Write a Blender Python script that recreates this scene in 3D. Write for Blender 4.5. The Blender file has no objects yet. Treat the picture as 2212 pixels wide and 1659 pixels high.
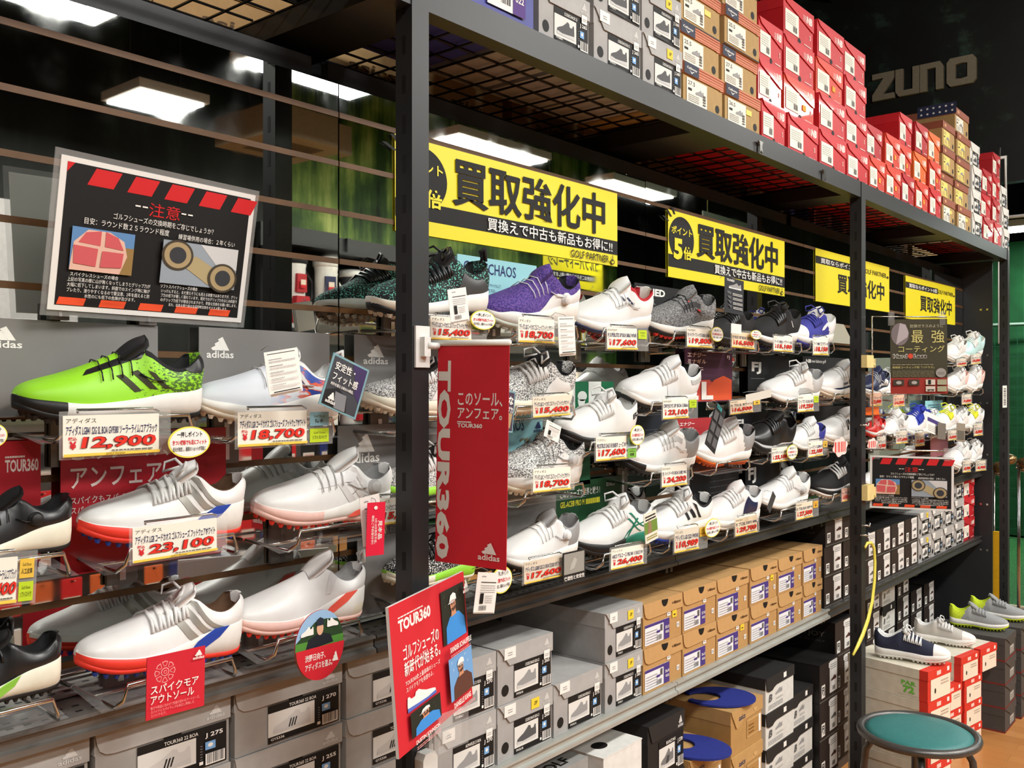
import bpy, bmesh, math, random
from mathutils import Vector, Matrix
random.seed(7)
scn = bpy.context.scene
col = scn.collection
# ------------------------------------------------------------------ camera, world, lights, exposure
EYE = 1.46
FPX = 2020.0
TH = math.atan(FPX / 1694.0)
SN, CS = math.sin(TH), math.cos(TH)
cam = bpy.data.cameras.new('camera')
cam.sensor_width = 36.0
cam.lens = FPX / 2212.0 * 36.0
cam.clip_start = 0.02
cam_o = bpy.data.objects.new('camera', cam)
cam_o.location = (0, 0, EYE)
cam_o.rotation_euler = (math.pi / 2, 0, -TH)
col.objects.link(cam_o)
scn.camera = cam_o
scn.view_settings.view_transform = 'Standard'
scn.view_settings.look = 'None'
scn.view_settings.gamma = 1.0
scn.view_settings.use_curve_mapping = False
scn.view_settings.exposure = 0.0
world = bpy.data.worlds.new('world')
scn.world = world
world.use_nodes = True
world.node_tree.nodes['Background'].inputs[0].default_value = (0.95, 0.97, 1.0, 1)
world.node_tree.nodes['Background'].inputs[1].default_value = 0.11
CEIL = 5.0
# fluorescent ceiling fixtures: x, y, length along x, width, watts
LAMPS = [(1.6, -1.05, 1.2, .30, 78), (4.0, -1.05, 1.2, .30, 78), (6.4, -0.6, 1.2, .30, 46),
         (-0.9, -1.05, 1.2, .30, 62), (2.30, -2.55, .62, .42, 34), (4.0, -2.55, .95, .30, 40),
         (3.66, -3.96, .5, .5, 34), (6.3, -2.9, 1.2, .30, 46), (0.4, -2.9, 1.2, .30, 40), (8.6, -2.9, 1.2, .30, 46)]
LAMPZ = 3.55


def area_light(name, loc, sx, sy, watts, color, rot=(0, 0, 0)):
    l = bpy.data.lights.new(name, 'AREA')
    l.shape = 'RECTANGLE'
    l.size, l.size_y = sx, sy
    l.energy = watts
    l.color = color
    o = bpy.data.objects.new(name, l)
    o.location = loc
    o.rotation_euler = rot
    col.objects.link(o)
    return o


for lx, ly, la, lb, lw in LAMPS:
    area_light('fluorescent_light', (lx, ly, LAMPZ - .012), la, lb, lw, (1.0, .982, .945))
area_light('cage_light', (9.6, .9, 2.86), 0.2, 2.2, 70, (.92, 1.0, .95))
for gx in (7.0, 8.8, 10.6):
    area_light('wall_wash_light', (gx, -5.05, 1.5), 1.8, .12, 26, (1.0, .97, .72), (math.radians(-150), 0, 0))
spot = bpy.data.lights.new('added_sign_spot', 'SPOT')  # added spot that brightens the letters on the dark upper wall
spot.energy, spot.spot_size, spot.spot_blend, spot.color = 60, 1.3, .6, (1.0, .96, .88)
spot_o = bpy.data.objects.new('added_sign_spot', spot)
spot_o.location = (5.6, 1.0, 4.0)
spot_o.rotation_euler = (Vector((8.04, 2.1, 3.9)) - Vector((5.6, 1.0, 4.0))).to_track_quat('-Z', 'Y').to_euler()
col.objects.link(spot_o)
area_light('bag_shelf_light', (8.2, -4.0, 3.3), 5.0, .15, 60, (1.0, .95, .82), (math.radians(-35), 0, 0))


# ------------------------------------------------------------------ picture measuring helpers
def P(px, py, Y):
    """The point of the plane y = Y that a pixel of the 2212 x 1659 frame shows."""
    t = math.tan(TH + math.atan((px - 1106.0) / FPX))
    X = t * Y
    return Vector((X, Y, EYE - (py - 829.5) * (X * SN + Y * CS) / FPX))


# ------------------------------------------------------------------ materials
def lin(c):
    return tuple(((v / 255.0) / 12.92 if v <= 10 else (((v / 255.0) + .055) / 1.055) ** 2.4) for v in c)


MATS = {}


def mt(name, rgb, rough=.55, metal=0.0, spec=.4, var=.06, scale=40.0, bump=0.0, emit=0.0, alpha=1.0, coat=0.0):
    if name in MATS:
        return MATS[name]
    m = bpy.data.materials.new(name)
    m.use_nodes = True
    nt = m.node_tree
    b = nt.nodes['Principled BSDF']
    c = lin(rgb)
    b.inputs['Roughness'].default_value = rough
    b.inputs['Metallic'].default_value = metal
    b.inputs['Specular IOR Level'].default_value = spec
    b.inputs['Coat Weight'].default_value = coat
    if var or bump:
        tc = nt.nodes.new('ShaderNodeTexCoord')
        n = nt.nodes.new('ShaderNodeTexNoise')
        n.inputs['Scale'].default_value = scale
        n.inputs['Detail'].default_value = 3
        nt.links.new(tc.outputs['Object'], n.inputs['Vector'])
        r = nt.nodes.new('ShaderNodeValToRGB')
        r.color_ramp.elements[0].position, r.color_ramp.elements[1].position = .3, .7
        r.color_ramp.elements[0].color = (*[v * (1 - var) for v in c], 1)
        r.color_ramp.elements[1].color = (*[min(1, v * (1 + var)) for v in c], 1)
        nt.links.new(n.outputs['Fac'], r.inputs['Fac'])
        nt.links.new(r.outputs['Color'], b.inputs['Base Color'])
        if bump:
            bp = nt.nodes.new('ShaderNodeBump')
            bp.inputs['Strength'].default_value = bump
            bp.inputs['Distance'].default_value = .002
            nt.links.new(n.outputs['Fac'], bp.inputs['Height'])
            nt.links.new(bp.outputs['Normal'], b.inputs['Normal'])
    else:
        b.inputs['Base Color'].default_value = (*c, 1)
    if emit:
        b.inputs['Emission Color'].default_value = (*c, 1)
        b.inputs['Emission Strength'].default_value = emit
    b.inputs['Alpha'].default_value = alpha
    MATS[name] = m
    return m


def flat(r, g, b_, rough=.6):
    return mt('ink_%d_%d_%d' % (r, g, b_), (r, g, b_), rough, var=0, spec=.3)


def clear_mat(name, tint=(1, 1, 1), op=.14, rough=.08):
    m = bpy.data.materials.new(name)
    m.use_nodes = True
    nt = m.node_tree
    nt.nodes.clear()
    out = nt.nodes.new('ShaderNodeOutputMaterial')
    t = nt.nodes.new('ShaderNodeBsdfTransparent')
    t.inputs[0].default_value = (*tint, 1)
    g = nt.nodes.new('ShaderNodeBsdfPrincipled')
    g.inputs['Base Color'].default_value = (.75, .75, .73, 1)
    g.inputs['Roughness'].default_value = rough
    mx = nt.nodes.new('ShaderNodeMixShader')
    mx.inputs[0].default_value = op
    nt.links.new(t.outputs[0], mx.inputs[1])
    nt.links.new(g.outputs[0], mx.inputs[2])
    nt.links.new(mx.outputs[0], out.inputs[0])
    MATS[name] = m
    return m


def speckle(name, a, b_, scale, lo=.47, hi=.53, rough=.85, kind='noise', detail=2, stretch=(1, 1, 1)):
    m = bpy.data.materials.new(name)
    m.use_nodes = True
    nt = m.node_tree
    b = nt.nodes['Principled BSDF']
    b.inputs['Roughness'].default_value = rough
    tc = nt.nodes.new('ShaderNodeTexCoord')
    mp = nt.nodes.new('ShaderNodeMapping')
    mp.inputs['Scale'].default_value = stretch
    n = nt.nodes.new('ShaderNodeTexNoise')
    n.inputs['Scale'].default_value = scale
    n.inputs['Detail'].default_value = detail
    r = nt.nodes.new('ShaderNodeValToRGB')
    r.color_ramp.elements[0].position, r.color_ramp.elements[1].position = lo, hi
    r.color_ramp.elements[0].color = (*lin(a), 1)
    r.color_ramp.elements[1].color = (*lin(b_), 1)
    nt.links.new(tc.outputs['Object'], mp.inputs['Vector'])
    nt.links.new(mp.outputs[0], n.inputs['Vector'])
    nt.links.new(n.outputs['Fac'], r.inputs['Fac'])
    nt.links.new(r.outputs['Color'], b.inputs['Base Color'])
    MATS[name] = m
    return m


W = flat(238, 236, 230)
K = flat(22, 21, 21)
RED = flat(205, 34, 44)
GREY = flat(150, 150, 150)
DG = flat(90, 90, 90)
YEL = flat(240, 220, 30)
NAVY = flat(40, 48, 110)
PAPER = flat(238, 234, 220)
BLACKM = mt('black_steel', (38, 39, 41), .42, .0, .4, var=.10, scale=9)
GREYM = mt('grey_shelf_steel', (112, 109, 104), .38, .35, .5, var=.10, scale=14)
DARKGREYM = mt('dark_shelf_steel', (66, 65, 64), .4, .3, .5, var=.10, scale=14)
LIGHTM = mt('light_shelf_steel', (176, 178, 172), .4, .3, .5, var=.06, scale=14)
CHROME = mt('chrome_wire', (200, 198, 192), .18, 1.0, .5, var=0)
BROWN = mt('brown_slot', (92, 62, 30), .5, var=.15, scale=30)
CLEAR = clear_mat('clear_plastic')
FILM = clear_mat('clear_film', op=.06, rough=.05)


# ------------------------------------------------------------------ object helpers
def link(name, me, parent=None):
    o = bpy.data.objects.new(name, me)
    col.objects.link(o)
    if parent is not None:
        o.parent = parent
    return o


def tag(o, label=None, cat=None, group=None, kind=None):
    if label:
        o['label'] = label
    if cat:
        o['category'] = cat
    if group:
        o['group'] = group
    if kind:
        o['kind'] = kind
    return o


def thing(name, label, cat, loc=(0, 0, 0), group=None, mat=None):
    o = bpy.data.objects.new(name, None)
    o.empty_display_size = .05
    col.objects.link(o)
    if mat is not None:
        o.matrix_world = mat
    else:
        o.location = loc
    return tag(o, label, cat, group)


def kids(o):
    return [c for c in col.objects if c.parent == o]


class MB:
    """Collects simple shapes into ONE mesh."""

    def __init__(s):
        s.v, s.f, s.m, s.mats, s.sm = [], [], [], [], []

    def mi(s, m):
        if m not in s.mats:
            s.mats.append(m)
        return s.mats.index(m)

    def add(s, vs, fs, m, smooth=False):
        b = len(s.v)
        s.v += [tuple(v) for v in vs]
        k = s.mi(m)
        for f in fs:
            s.f.append(tuple(b + i for i in f))
            s.m.append(k)
            s.sm.append(smooth)

    def box(s, x0, y0, z0, x1, y1, z1, m):
        s.add([(x0, y0, z0), (x1, y0, z0), (x1, y1, z0), (x0, y1, z0), (x0, y0, z1), (x1, y0, z1), (x1, y1, z1), (x0, y1, z1)],
              [(0, 3, 2, 1), (4, 5, 6, 7), (0, 1, 5, 4), (1, 2, 6, 5), (2, 3, 7, 6), (3, 0, 4, 7)], m)

    def prism(s, pts, ax, a, b, m):
        """pts: 2D outline (ccw seen against the axis), extruded along axis ax from a to b."""
        def q(p, t):
            return {'x': (t, p[0], p[1]), 'y': (p[0], t, p[1]), 'z': (p[0], p[1], t)}[ax]
        n = len(pts)
        s.add([q(p, a) for p in pts] + [q(p, b) for p in pts],
              [tuple(range(n)), tuple(range(2 * n - 1, n - 1, -1))] + [(i, i + n, (i + 1) % n + n, (i + 1) % n) for i in range(n)], m)

    def tube(s, pts, r, m, n=8, closed=False):
        pts = [Vector(p) for p in pts]
        N = len(pts)
        rings = []
        up = Vector((0, 0, 1))
        for i, p in enumerate(pts):
            a = pts[(i - 1) % N] if (closed or i) else p
            c = pts[(i + 1) % N] if (closed or i < N - 1) else p
            t = (c - a).normalized()
            u = t.cross(up)
            if u.length < .05:
                u = t.cross(Vector((1, 0, 0)))
            u.normalize()
            w = u.cross(t)
            rr = r[i] if isinstance(r, (list, tuple)) else r
            rings.append([p + (u * math.cos(k * 2 * math.pi / n) + w * math.sin(k * 2 * math.pi / n)) * rr for k in range(n)])
        vs = [v for ri in rings for v in ri]
        fs = []
        for i in range(N if closed else N - 1):
            j = (i + 1) % N
            for k in range(n):
                fs.append((i * n + k, i * n + (k + 1) % n, j * n + (k + 1) % n, j * n + k))
        if not closed:
            fs.append(tuple(range(n - 1, -1, -1)))
            fs.append(tuple((N - 1) * n + k for k in range(n)))
        s.add(vs, fs, m, True)

    def lathe(s, prof, m, n=32, cx=0, cy=0, cz=0):
        vs, fs = [], []
        for r, z in prof:
            for k in range(n):
                a = 2 * math.pi * k / n
                vs.append((cx + r * math.cos(a), cy + r * math.sin(a), cz + z))
        for i in range(len(prof) - 1):
            for k in range(n):
                fs.append((i * n + k, i * n + (k + 1) % n, (i + 1) * n + (k + 1) % n, (i + 1) * n + k))
        s.add(vs, fs, m, True)

    def mesh(s, name):
        me = bpy.data.meshes.new(name)
        me.from_pydata(s.v, [], s.f)
        for m in s.mats:
            me.materials.append(m)
        me.polygons.foreach_set('material_index', s.m)
        me.polygons.foreach_set('use_smooth', s.sm)
        me.update()
        return me

    def build(s, name, parent=None):
        return link(name, s.mesh(name), parent)


TXT = {}


def text2d(body, bold=.0):
    k = (body, bold)
    if k not in TXT:
        c = bpy.data.curves.new('t', 'FONT')
        c.body = body
        c.size = 1
        c.resolution_u = 2
        c.offset = bold
        o = bpy.data.objects.new('t', c)
        me = o.to_mesh()
        vs = [(v.co.x, v.co.y) for v in me.vertices]
        fs = [tuple(p.vertices) for p in me.polygons]
        o.to_mesh_clear()
        bpy.data.objects.remove(o)
        bpy.data.curves.remove(c)
        xs = [v[0] for v in vs]
        ys = [v[1] for v in vs]
        TXT[k] = (vs, fs, min(xs), max(xs), min(ys), max(ys))
    return TXT[k]


EPS = .00028


class G(MB):
    """A flat printed sheet of size w x h: local x right, y up, z out of the face; later layers lie on earlier ones."""

    def __init__(s, w, h):
        super().__init__()
        s.w, s.h, s.k = w, h, 0

    def lay(s):
        s.k += 1
        return s.k * EPS

    def sheet(s, m, t=.0015, edge=None):
        s.box(0, 0, -t, s.w, s.h, 0, edge or m)
        if edge:
            s.rect(0, 0, 1, 1, m)

    def poly(s, pts, m, z=None):
        z = s.lay() if z is None else z
        s.add([(x * s.w, y * s.h, z) for x, y in pts], [tuple(range(len(pts)))], m)
        return z

    def rect(s, x0, y0, x1, y1, m, z=None):
        return s.poly([(x0, y0), (x1, y0), (x1, y1), (x0, y1)], m, z)

    def ell(s, cx, cy, rx, ry, m, n=28, z=None, a0=0, a1=2 * math.pi):
        return s.poly([(cx + rx * math.cos(a0 + (a1 - a0) * i / n), cy + ry * math.sin(a0 + (a1 - a0) * i / n)) for i in range(n)], m, z)

    def text(s, body, x0, y0, x1, y1, m, bold=0.0, shear=0.0, rot=0, z=None, mirror=False):
        vs, fs, a0, a1, b0, b1 = text2d(body, bold)
        z = s.lay() if z is None else z
        out = []
        for a, b in vs:
            u = (a - a0) / max(1e-6, a1 - a0)
            v = (b - b0) / max(1e-6, b1 - b0)
            if mirror:
                u = 1 - u
            if rot == -90:
                u, v = v, 1 - u
            x = x0 + (x1 - x0) * u
            y = y0 + (y1 - y0) * v
            x += shear * (y - y0) * s.h / s.w
            out.append((x * s.w, y * s.h, z))
        s.add(out, fs, m)

    def bars(s, x0, y0, x1, y1, n, m, seed=1, vertical=True):
        """A barcode or an illegible line of print."""
        r = random.Random(seed)
        z = s.lay()
        t = 0.0
        ws = [r.uniform(.4, 1.6) for _ in range(2 * n)]
        tot = sum(ws)
        for i, w_ in enumerate(ws):
            if i % 2 == 0:
                a, b = t / tot, (t + w_) / tot
                if vertical:
                    s.rect(x0 + (x1 - x0) * a, y0, x0 + (x1 - x0) * b, y1, m, z)
                else:
                    s.rect(x0, y0 + (y1 - y0) * a, x1, y0 + (y1 - y0) * b, m, z)
            t += w_

    def lines(s, x0, y0, x1, y1, n, m, fill=.5, seed=3):
        """Lines of print too small to read."""
        r = random.Random(seed)
        z = s.lay()
        for i in range(n):
            yb = y0 + (y1 - y0) * (n - 1 - i) / n
            hh = (y1 - y0) / n * fill
            x = x0
            while x < x1 - .01 * (x1 - x0):
                w_ = r.uniform(.05, .16) * (x1 - x0)
                e = min(x1, x + w_)
                s.rect(x, yb, e, yb + hh, m, z)
                x = e + .018 * (x1 - x0)

    def three_bars(s, x0, y0, x1, y1, m):
        """A mark of three slanting bars that grow to the right."""
        z = s.lay()
        w_, h_ = x1 - x0, y1 - y0
        for a, b, top in ((.0, .30, .36), (.28, .62, .68), (.56, 1.0, 1.0)):
            bw = .27
            b0 = x0 + w_ * a
            s.poly([(b0 + w_ * .06, y0), (b0 + w_ * (.06 + bw), y0), (b0 + w_ * (.06 + bw) - w_ * .34 * top, y0 + h_ * top),
                    (b0 + w_ * .06 - w_ * .34 * top + w_ * .04, y0 + h_ * (top - .20))], m, z)

    def sport_logo(s, x0, y0, x1, y1, m):
        s.three_bars(x0 + (x1 - x0) * .18, y0 + (y1 - y0) * .36, x1 - (x1 - x0) * .08, y1, m)
        s.text('adidas', x0, y0, x1, y0 + (y1 - y0) * .34, m, .02)

    def shoe_pic(s, x0, y0, x1, y1, m, sole=None, flip=False):
        o = [(0, .10), (.03, .36), (.14, .47), (.34, .62), (.52, .86), (.60, 1.0), (.70, .95), (.74, .72), (.86, .72), (.93, .92), (.98, .9), (1.0, .5), (1.0, .12), (.9, .08), (.5, .10), (.12, .04)]
        q = [(x0 + (x1 - x0) * ((1 - a) if flip else a), y0 + (y1 - y0) * b) for a, b in o]
        s.poly(q, m)
        if sole:
            q = [(0, .0), (.02, .22), (.3, .14), (.6, .18), (1, .26), (1, .0)]
            s.poly([(x0 + (x1 - x0) * ((1 - a) if flip else a), y0 + (y1 - y0) * b) for a, b in q], sole)


def frame(bl, br, tl):
    bl, br, tl = Vector(bl), Vector(br), Vector(tl)
    ex = (br - bl)
    w = ex.length
    ex = ex / w
    ey = tl - bl
    ey = ey - ex * ey.dot(ex)
    h = ey.length
    ey = ey / h
    n = ex.cross(ey)
    m = Matrix.Identity(4)
    for i in range(3):
        m[i][0], m[i][1], m[i][2], m[i][3] = ex[i], ey[i], n[i], bl[i]
    return m, w, h


def up_frame(px0, py0, px1, py1, Y, Yt=None):
    """Frame of an upright rectangle in the plane y = Y from its top-left and bottom-right pixels; Yt tilts the top edge to another depth."""
    tl, br = P(px0, py0, Y), P(px1, py1, Y)
    bl = Vector((tl.x, Y, br.z))
    if Yt is not None:
        tl = Vector((tl.x, Yt, tl.z))
    return frame(bl, br, tl)


def corner_frame(tl, tr, br, bl, Y):
    """Frame in the plane y = Y of a sheet that may be turned in that plane: four corner pixels."""
    a, b, c, d = (P(*q, Y) for q in (bl, br, tr, tl))
    ex = ((b - a) + (c - d)) / 2
    ey = ((d - a) + (c - b)) / 2
    o = (a + b + c + d) / 4 - ex / 2 - ey / 2
    return frame(o, o + ex, o + ey)
# ------------------------------------------------------------------ the room
YP, YS, YM = 1.10, 1.219, 1.3035            # post fronts, shelf fronts, mirror wall
PW = .0385
POSTS = [-.99, 1.059, 3.108, 5.152]         # left faces of the front posts
SEAMS = [.053, 1.075, 2.097, 3.119, 4.141, 5.130]
SHELFX = [-.96, .062, 1.086, 2.110, 3.134, 4.158, 5.150]
ZT = 2.129                                  # top of the beams


def wood_mat():
    m = bpy.data.materials.new('wood_floor')
    m.use_nodes = True
    nt = m.node_tree
    b = nt.nodes['Principled BSDF']
    tc = nt.nodes.new('ShaderNodeTexCoord')
    br = nt.nodes.new('ShaderNodeTexBrick')
    br.inputs['Color1'].default_value = (*lin((168, 112, 60)), 1)
    br.inputs['Color2'].default_value = (*lin((182, 126, 72)), 1)
    br.inputs['Mortar'].default_value = (*lin((150, 100, 54)), 1)
    br.inputs['Scale'].default_value = 1.0
    br.inputs['Mortar Size'].default_value = .0012
    br.inputs['Brick Width'].default_value = 1.8
    br.inputs['Row Height'].default_value = .075
    mp = nt.nodes.new('ShaderNodeMapping')
    mp.inputs['Rotation'].default_value = (0, 0, math.radians(90))
    nt.links.new(tc.outputs['Object'], mp.inputs[0])
    nt.links.new(mp.outputs[0], br.inputs[0])
    nt.links.new(br.outputs[0], b.inputs['Base Color'])
    b.inputs['Roughness'].default_value = .35
    return m


def paper_mat(name, stops, sx, sz, rough=.6):
    """Woodland wallpaper: vertical stems over a leafy mottle."""
    m = bpy.data.materials.new(name)
    m.use_nodes = True
    nt = m.node_tree
    b = nt.nodes['Principled BSDF']
    b.inputs['Roughness'].default_value = rough
    tc = nt.nodes.new('ShaderNodeTexCoord')
    mp = nt.nodes.new('ShaderNodeMapping')
    mp.inputs['Scale'].default_value = (sx, sx, sz)
    n1 = nt.nodes.new('ShaderNodeTexNoise')
    n1.inputs['Scale'].default_value = 1.0
    n1.inputs['Detail'].default_value = 6
    n1.inputs['Roughness'].default_value = .65
    n2 = nt.nodes.new('ShaderNodeTexNoise')
    n2.inputs['Scale'].default_value = 1.6
    n2.inputs['Detail'].default_value = 5
    mx = nt.nodes.new('ShaderNodeMix')
    mx.data_type = 'FLOAT'
    mx.inputs[0].default_value = .45
    nt.links.new(tc.outputs['Object'], mp.inputs[0])
    nt.links.new(mp.outputs[0], n1.inputs['Vector'])
    nt.links.new(tc.outputs['Object'], n2.inputs['Vector'])
    nt.links.new(n1.outputs['Fac'], mx.inputs[2])
    nt.links.new(n2.outputs['Fac'], mx.inputs[3])
    r = nt.nodes.new('ShaderNodeValToRGB')
    e = r.color_ramp.elements
    while len(e) < len(stops):
        e.new(.5)
    for i, (p, c) in enumerate(stops):
        e[i].position = p
        e[i].color = (*lin(c), 1)
    nt.links.new(mx.outputs[0], r.inputs[0])
    nt.links.new(r.outputs[0], b.inputs['Base Color'])
    return m


def struct(name, mb):
    return tag(mb.build(name), kind='structure')


def slab(name, x0, y0, z0, x1, y1, z1, m):
    b = MB()
    b.box(x0, y0, z0, x1, y1, z1, m)
    return struct(name, b)


WOOD = wood_mat()
PAPER_GREEN = paper_mat('woodland_wallpaper', [(.36, (12, 30, 14)), (.47, (58, 92, 40)), (.55, (120, 150, 66)), (.66, (200, 214, 120))], 5.0, .5)
PAPER_DARK = paper_mat('dark_woodland_wallpaper', [(.40, (9, 12, 10)), (.52, (20, 28, 24)), (.60, (34, 48, 42)), (.7, (70, 88, 80))], 4.0, .7)
LEAFY = paper_mat('leafy_dark_wallpaper', [(.45, (9, 11, 10)), (.55, (15, 22, 18)), (.60, (46, 66, 58)), (.7, (78, 100, 90))], 2.4, 3.4)
BLACKP = mt('black_paint', (24, 25, 27), .7, var=.15, scale=2)
slab('floor', -5, -6, -.12, 7.1, 4.4, -.07, WOOD)
slab('trim_1', 7.1, -6, -.12, 7.14, 4.4, -.055, mt('pale_strip', (205, 200, 170), .5))
slab('floor_turf', 7.14, -6, -.12, 14, 4.4, -.07, speckle('green_turf', (30, 92, 44), (52, 126, 62), 60, .4, .6))
slab('ceiling', -5, -6, CEIL, 14, 4.4, CEIL + .1, BLACKP)
slab('wall_back', 5.9, -5.6, -.07, 12.2, -5.5, CEIL, PAPER_GREEN)
slab('wall_back_dark', 12.2, -5.6, -.07, 14.1, -5.5, CEIL, PAPER_DARK)
slab('wall_back_left', -5, -5.6, -.07, 5.9, -5.5, CEIL, PAPER_DARK)
slab('wall_left', -5.1, -6, -.07, -5, 4.4, CEIL, PAPER_DARK)
slab('wall_rear', -5, 4.4, -.07, 14, 4.5, CEIL, BLACKP)
slab('wall_upper_right', 8.04, -.6, 3.03, 8.14, 4.4, CEIL, LEAFY)
slab('wall_right', 13.9, -6, -.07, 14.0, 4.4, CEIL, PAPER_DARK)
# ceiling joists
for i, jy in enumerate((-4.6, -3.4, -1.9, -.4, 1.4, 3.0)):
    slab('trim_%d' % (i + 2), -5, jy, CEIL - .22, 13.9, jy + .1, CEIL - .002, BLACKP)

# green practice cage beyond the end of the rack
NETG = clear_mat('green_net', op=.55, rough=.9)
NETG.node_tree.nodes['Principled BSDF'].inputs['Base Color'].default_value = (*lin((34, 120, 66)), 1)
t = thing('practice_net', 'green practice netting hung beyond the far end of the rack', 'net', (10.4, 1.6, -.07))
b = MB()
N = 28
for i in range(N):
    y0 = -1.6 + i * .16
    b.add([(.03 * math.sin(i * 1.3), y0, .02), (.03 * math.sin((i + 1) * 1.3), y0 + .16, .02), (.03 * math.sin((i + 1) * 1.3), y0 + .16, 2.95), (.03 * math.sin(i * 1.3), y0, 2.95)], [(0, 1, 2, 3)], mt('net_cloth', (26, 84, 46), .9, var=.25, scale=5), True)
b.build('backcloth', t)
b = MB()
g = mt('net_cord', (20, 78, 52), .8, var=0)
for i in range(44):
    b.box(-.16, -1.6 + i * .1, .1, -.155, -1.595 + i * .1, 2.1, g)
for i in range(21):
    b.box(-.16, -1.6, .1 + i * .1, -.155, 2.75, .105 + i * .1, g)
o = b.build('cord_grid', t)
b = MB()
b.tube([(-.16, -1.6, 2.12), (-.16, 2.75, 2.12)], .014, mt('pale_rope', (150, 175, 160), .7, var=0))
b.build('top_rope', t)
t = thing('cage_ceiling_light', 'long bright tube light over the green practice cage', 'light', (9.6, .9, 2.9))
b = MB()
b.box(-.12, -1.2, .0, .12, 1.2, .06, W)
b.build('housing', t)
b = MB()
b.box(-.10, -1.15, -.03, .10, 1.15, 0, mt('tube_glow', (240, 255, 245), .5, var=0, emit=12))
b.build('diffuser', t)
t = thing('overhead_rail', 'thin white steel rail with a hanging cable past the rack end', 'rail', (7.2, 1.2, 2.62))
b = MB()
b.tube([(0, -.9, .0), (0, 1.2, .0)], .012, W)
b.tube([(0, .35, 0), (0, .35, .42), (0, .9, .42)], .014, W)
b.build('rail', t)
b = MB()
b.tube([(-.4, .30, .4), (-.42, .3, -.4), (-.6, .26, -.9)], .006, W)
b.build('cable', t)

# partition and golf clubs at the right edge
t = thing('screen_panel', 'pale grey green screen panel beside the black golf club rack', 'panel', (6.9, .95, -.069))
b = MB()
b.box(-.02, -.75, .55, .02, .28, 1.72, mt('pale_screen', (150, 165, 150), .8))
b.build('sheet', t)
b = MB()
b.box(-.02, -.77, 0, .02, -.73, 1.9, BLACKM)
b.box(-.02, -.2, 0, .02, -.16, .56, BLACKM)
b.build('stand', t)
t = thing('club_rack', 'black golf club rack standing behind the far end post', 'rack', (6.1, 1.32, -.069))
b = MB()
b.box(-.25, -.16, 0, .45, .42, .12, BLACKM)
b.build('base', t)
b = MB()
b.box(-.25, .26, .12, .45, .3, 1.95, BLACKM)
b.build('back_board', t)
b = MB()
b.box(-.1, .2, 1.5, .42, .25, 1.95, mt('brown_sign', (88, 58, 40), .6))
b.build('sign', t)
for i in range(7):
    c = thing('golf_club', 'golf club in the black rack past the end post, place %d from the aisle' % (i + 1), 'golf club', (5.9 + .11 * (i % 4), 1.20 + .13 * (i // 4) + .03 * (i % 2), .052), 'golf clubs in the far rack')
    b = MB()
    b.tube([(0, 0, 0), (0, .0, .95 - .03 * (i % 3))], .005, CHROME, 6)
    b.build('shaft', c)
    b = MB()
    zz = .95 - .03 * (i % 3)
    b.lathe([(.001, -.02), (.03, -.012), (.045, .008), (.04, .03), (.018, .042), (.001, .045)], CHROME if i % 2 else mt('club_bronze', (150, 120, 80), .25, .8, var=0), 14, .0, -.03, zz)
    b.build('club_head', c)

# ------------------------------------------------------------------ ceiling lights and vents
DIFF = mt('lamp_diffuser', (255, 250, 238), .5, var=0, emit=9)
WHITEM = mt('white_enamel', (222, 222, 218), .4)
for i, (lx, ly, la, lb, lw) in enumerate(LAMPS):
    t = thing('ceiling_light', 'white fluorescent ceiling light hung on rods, number %d counted from the key row' % (i + 1), 'light', (lx, ly, LAMPZ), 'fluorescent ceiling lights')
    b = MB()
    b.box(-la / 2 - .03, -lb / 2 - .03, .004, la / 2 + .03, lb / 2 + .03, .07, WHITEM)
    b.build('housing', t)
    b = MB()
    b.box(-la / 2, -lb / 2, -.006, la / 2, lb / 2, .004, DIFF)
    b.build('diffuser', t)
    for sx in (-1, 1):
        b = MB()
        b.tube([(sx * la * .4, 0, .07), (sx * la * .4, 0, CEIL - LAMPZ)], .006, BLACKM, 6)
        b.build('rod', t)
for i, (vx, vy) in enumerate(((1.98, -2.0), (5.0, -4.2))):
    t = thing('ceiling_cassette', 'beige square air conditioner cassette hung from the black ceiling, %s' % ('left one' if i == 0 else 'farther one'), 'air conditioner', (vx, vy, 3.5), 'ceiling cassettes')
    b = MB()
    b.box(-.42, -.42, 0, .42, .42, .25, mt('beige_enamel', (176, 160, 132), .5))
    b.build('housing', t)
    b = MB()
    for k in range(10):
        b.box(-.25, -.25 + k * .05, -.006, .25, -.22 + k * .05, -.001, mt('beige_dark', (120, 106, 86), .6))
    b.build('grille', t)
    b = MB()
    for sx in (-.35, .35):
        b.tube([(sx, 0, .25), (sx, 0, CEIL - 3.5)], .006, BLACKM, 6)
    b.build('hanger', t)

t = thing('added_spot_lamp', 'small white ceiling spot lamp added above the far red boxes to light the letters', 'light', (5.6, 1.0, 4.0))  # added lamp body at the spot that lights the wall letters
b = MB()
b.lathe([(.001, .10), (.05, .10), (.06, .04), (.06, .03), (.001, .03)], WHITEM, 18)
b.tube([(0, 0, .10), (0, 0, CEIL - 4.0)], .008, WHITEM, 6)
b.build('housing', t)
b = MB()
b.lathe([(.001, .028), (.05, .028), (.001, .03)], DIFF, 18)
b.build('lens', t)
# letters on the upper wall
t = thing('wall_lettering', 'large pale sign letters on the dark wall above the rack', 'sign', (8.035, 2.744, 3.845))
SIGN = mt('sign_beige', (150, 143, 124), .6)


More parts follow.
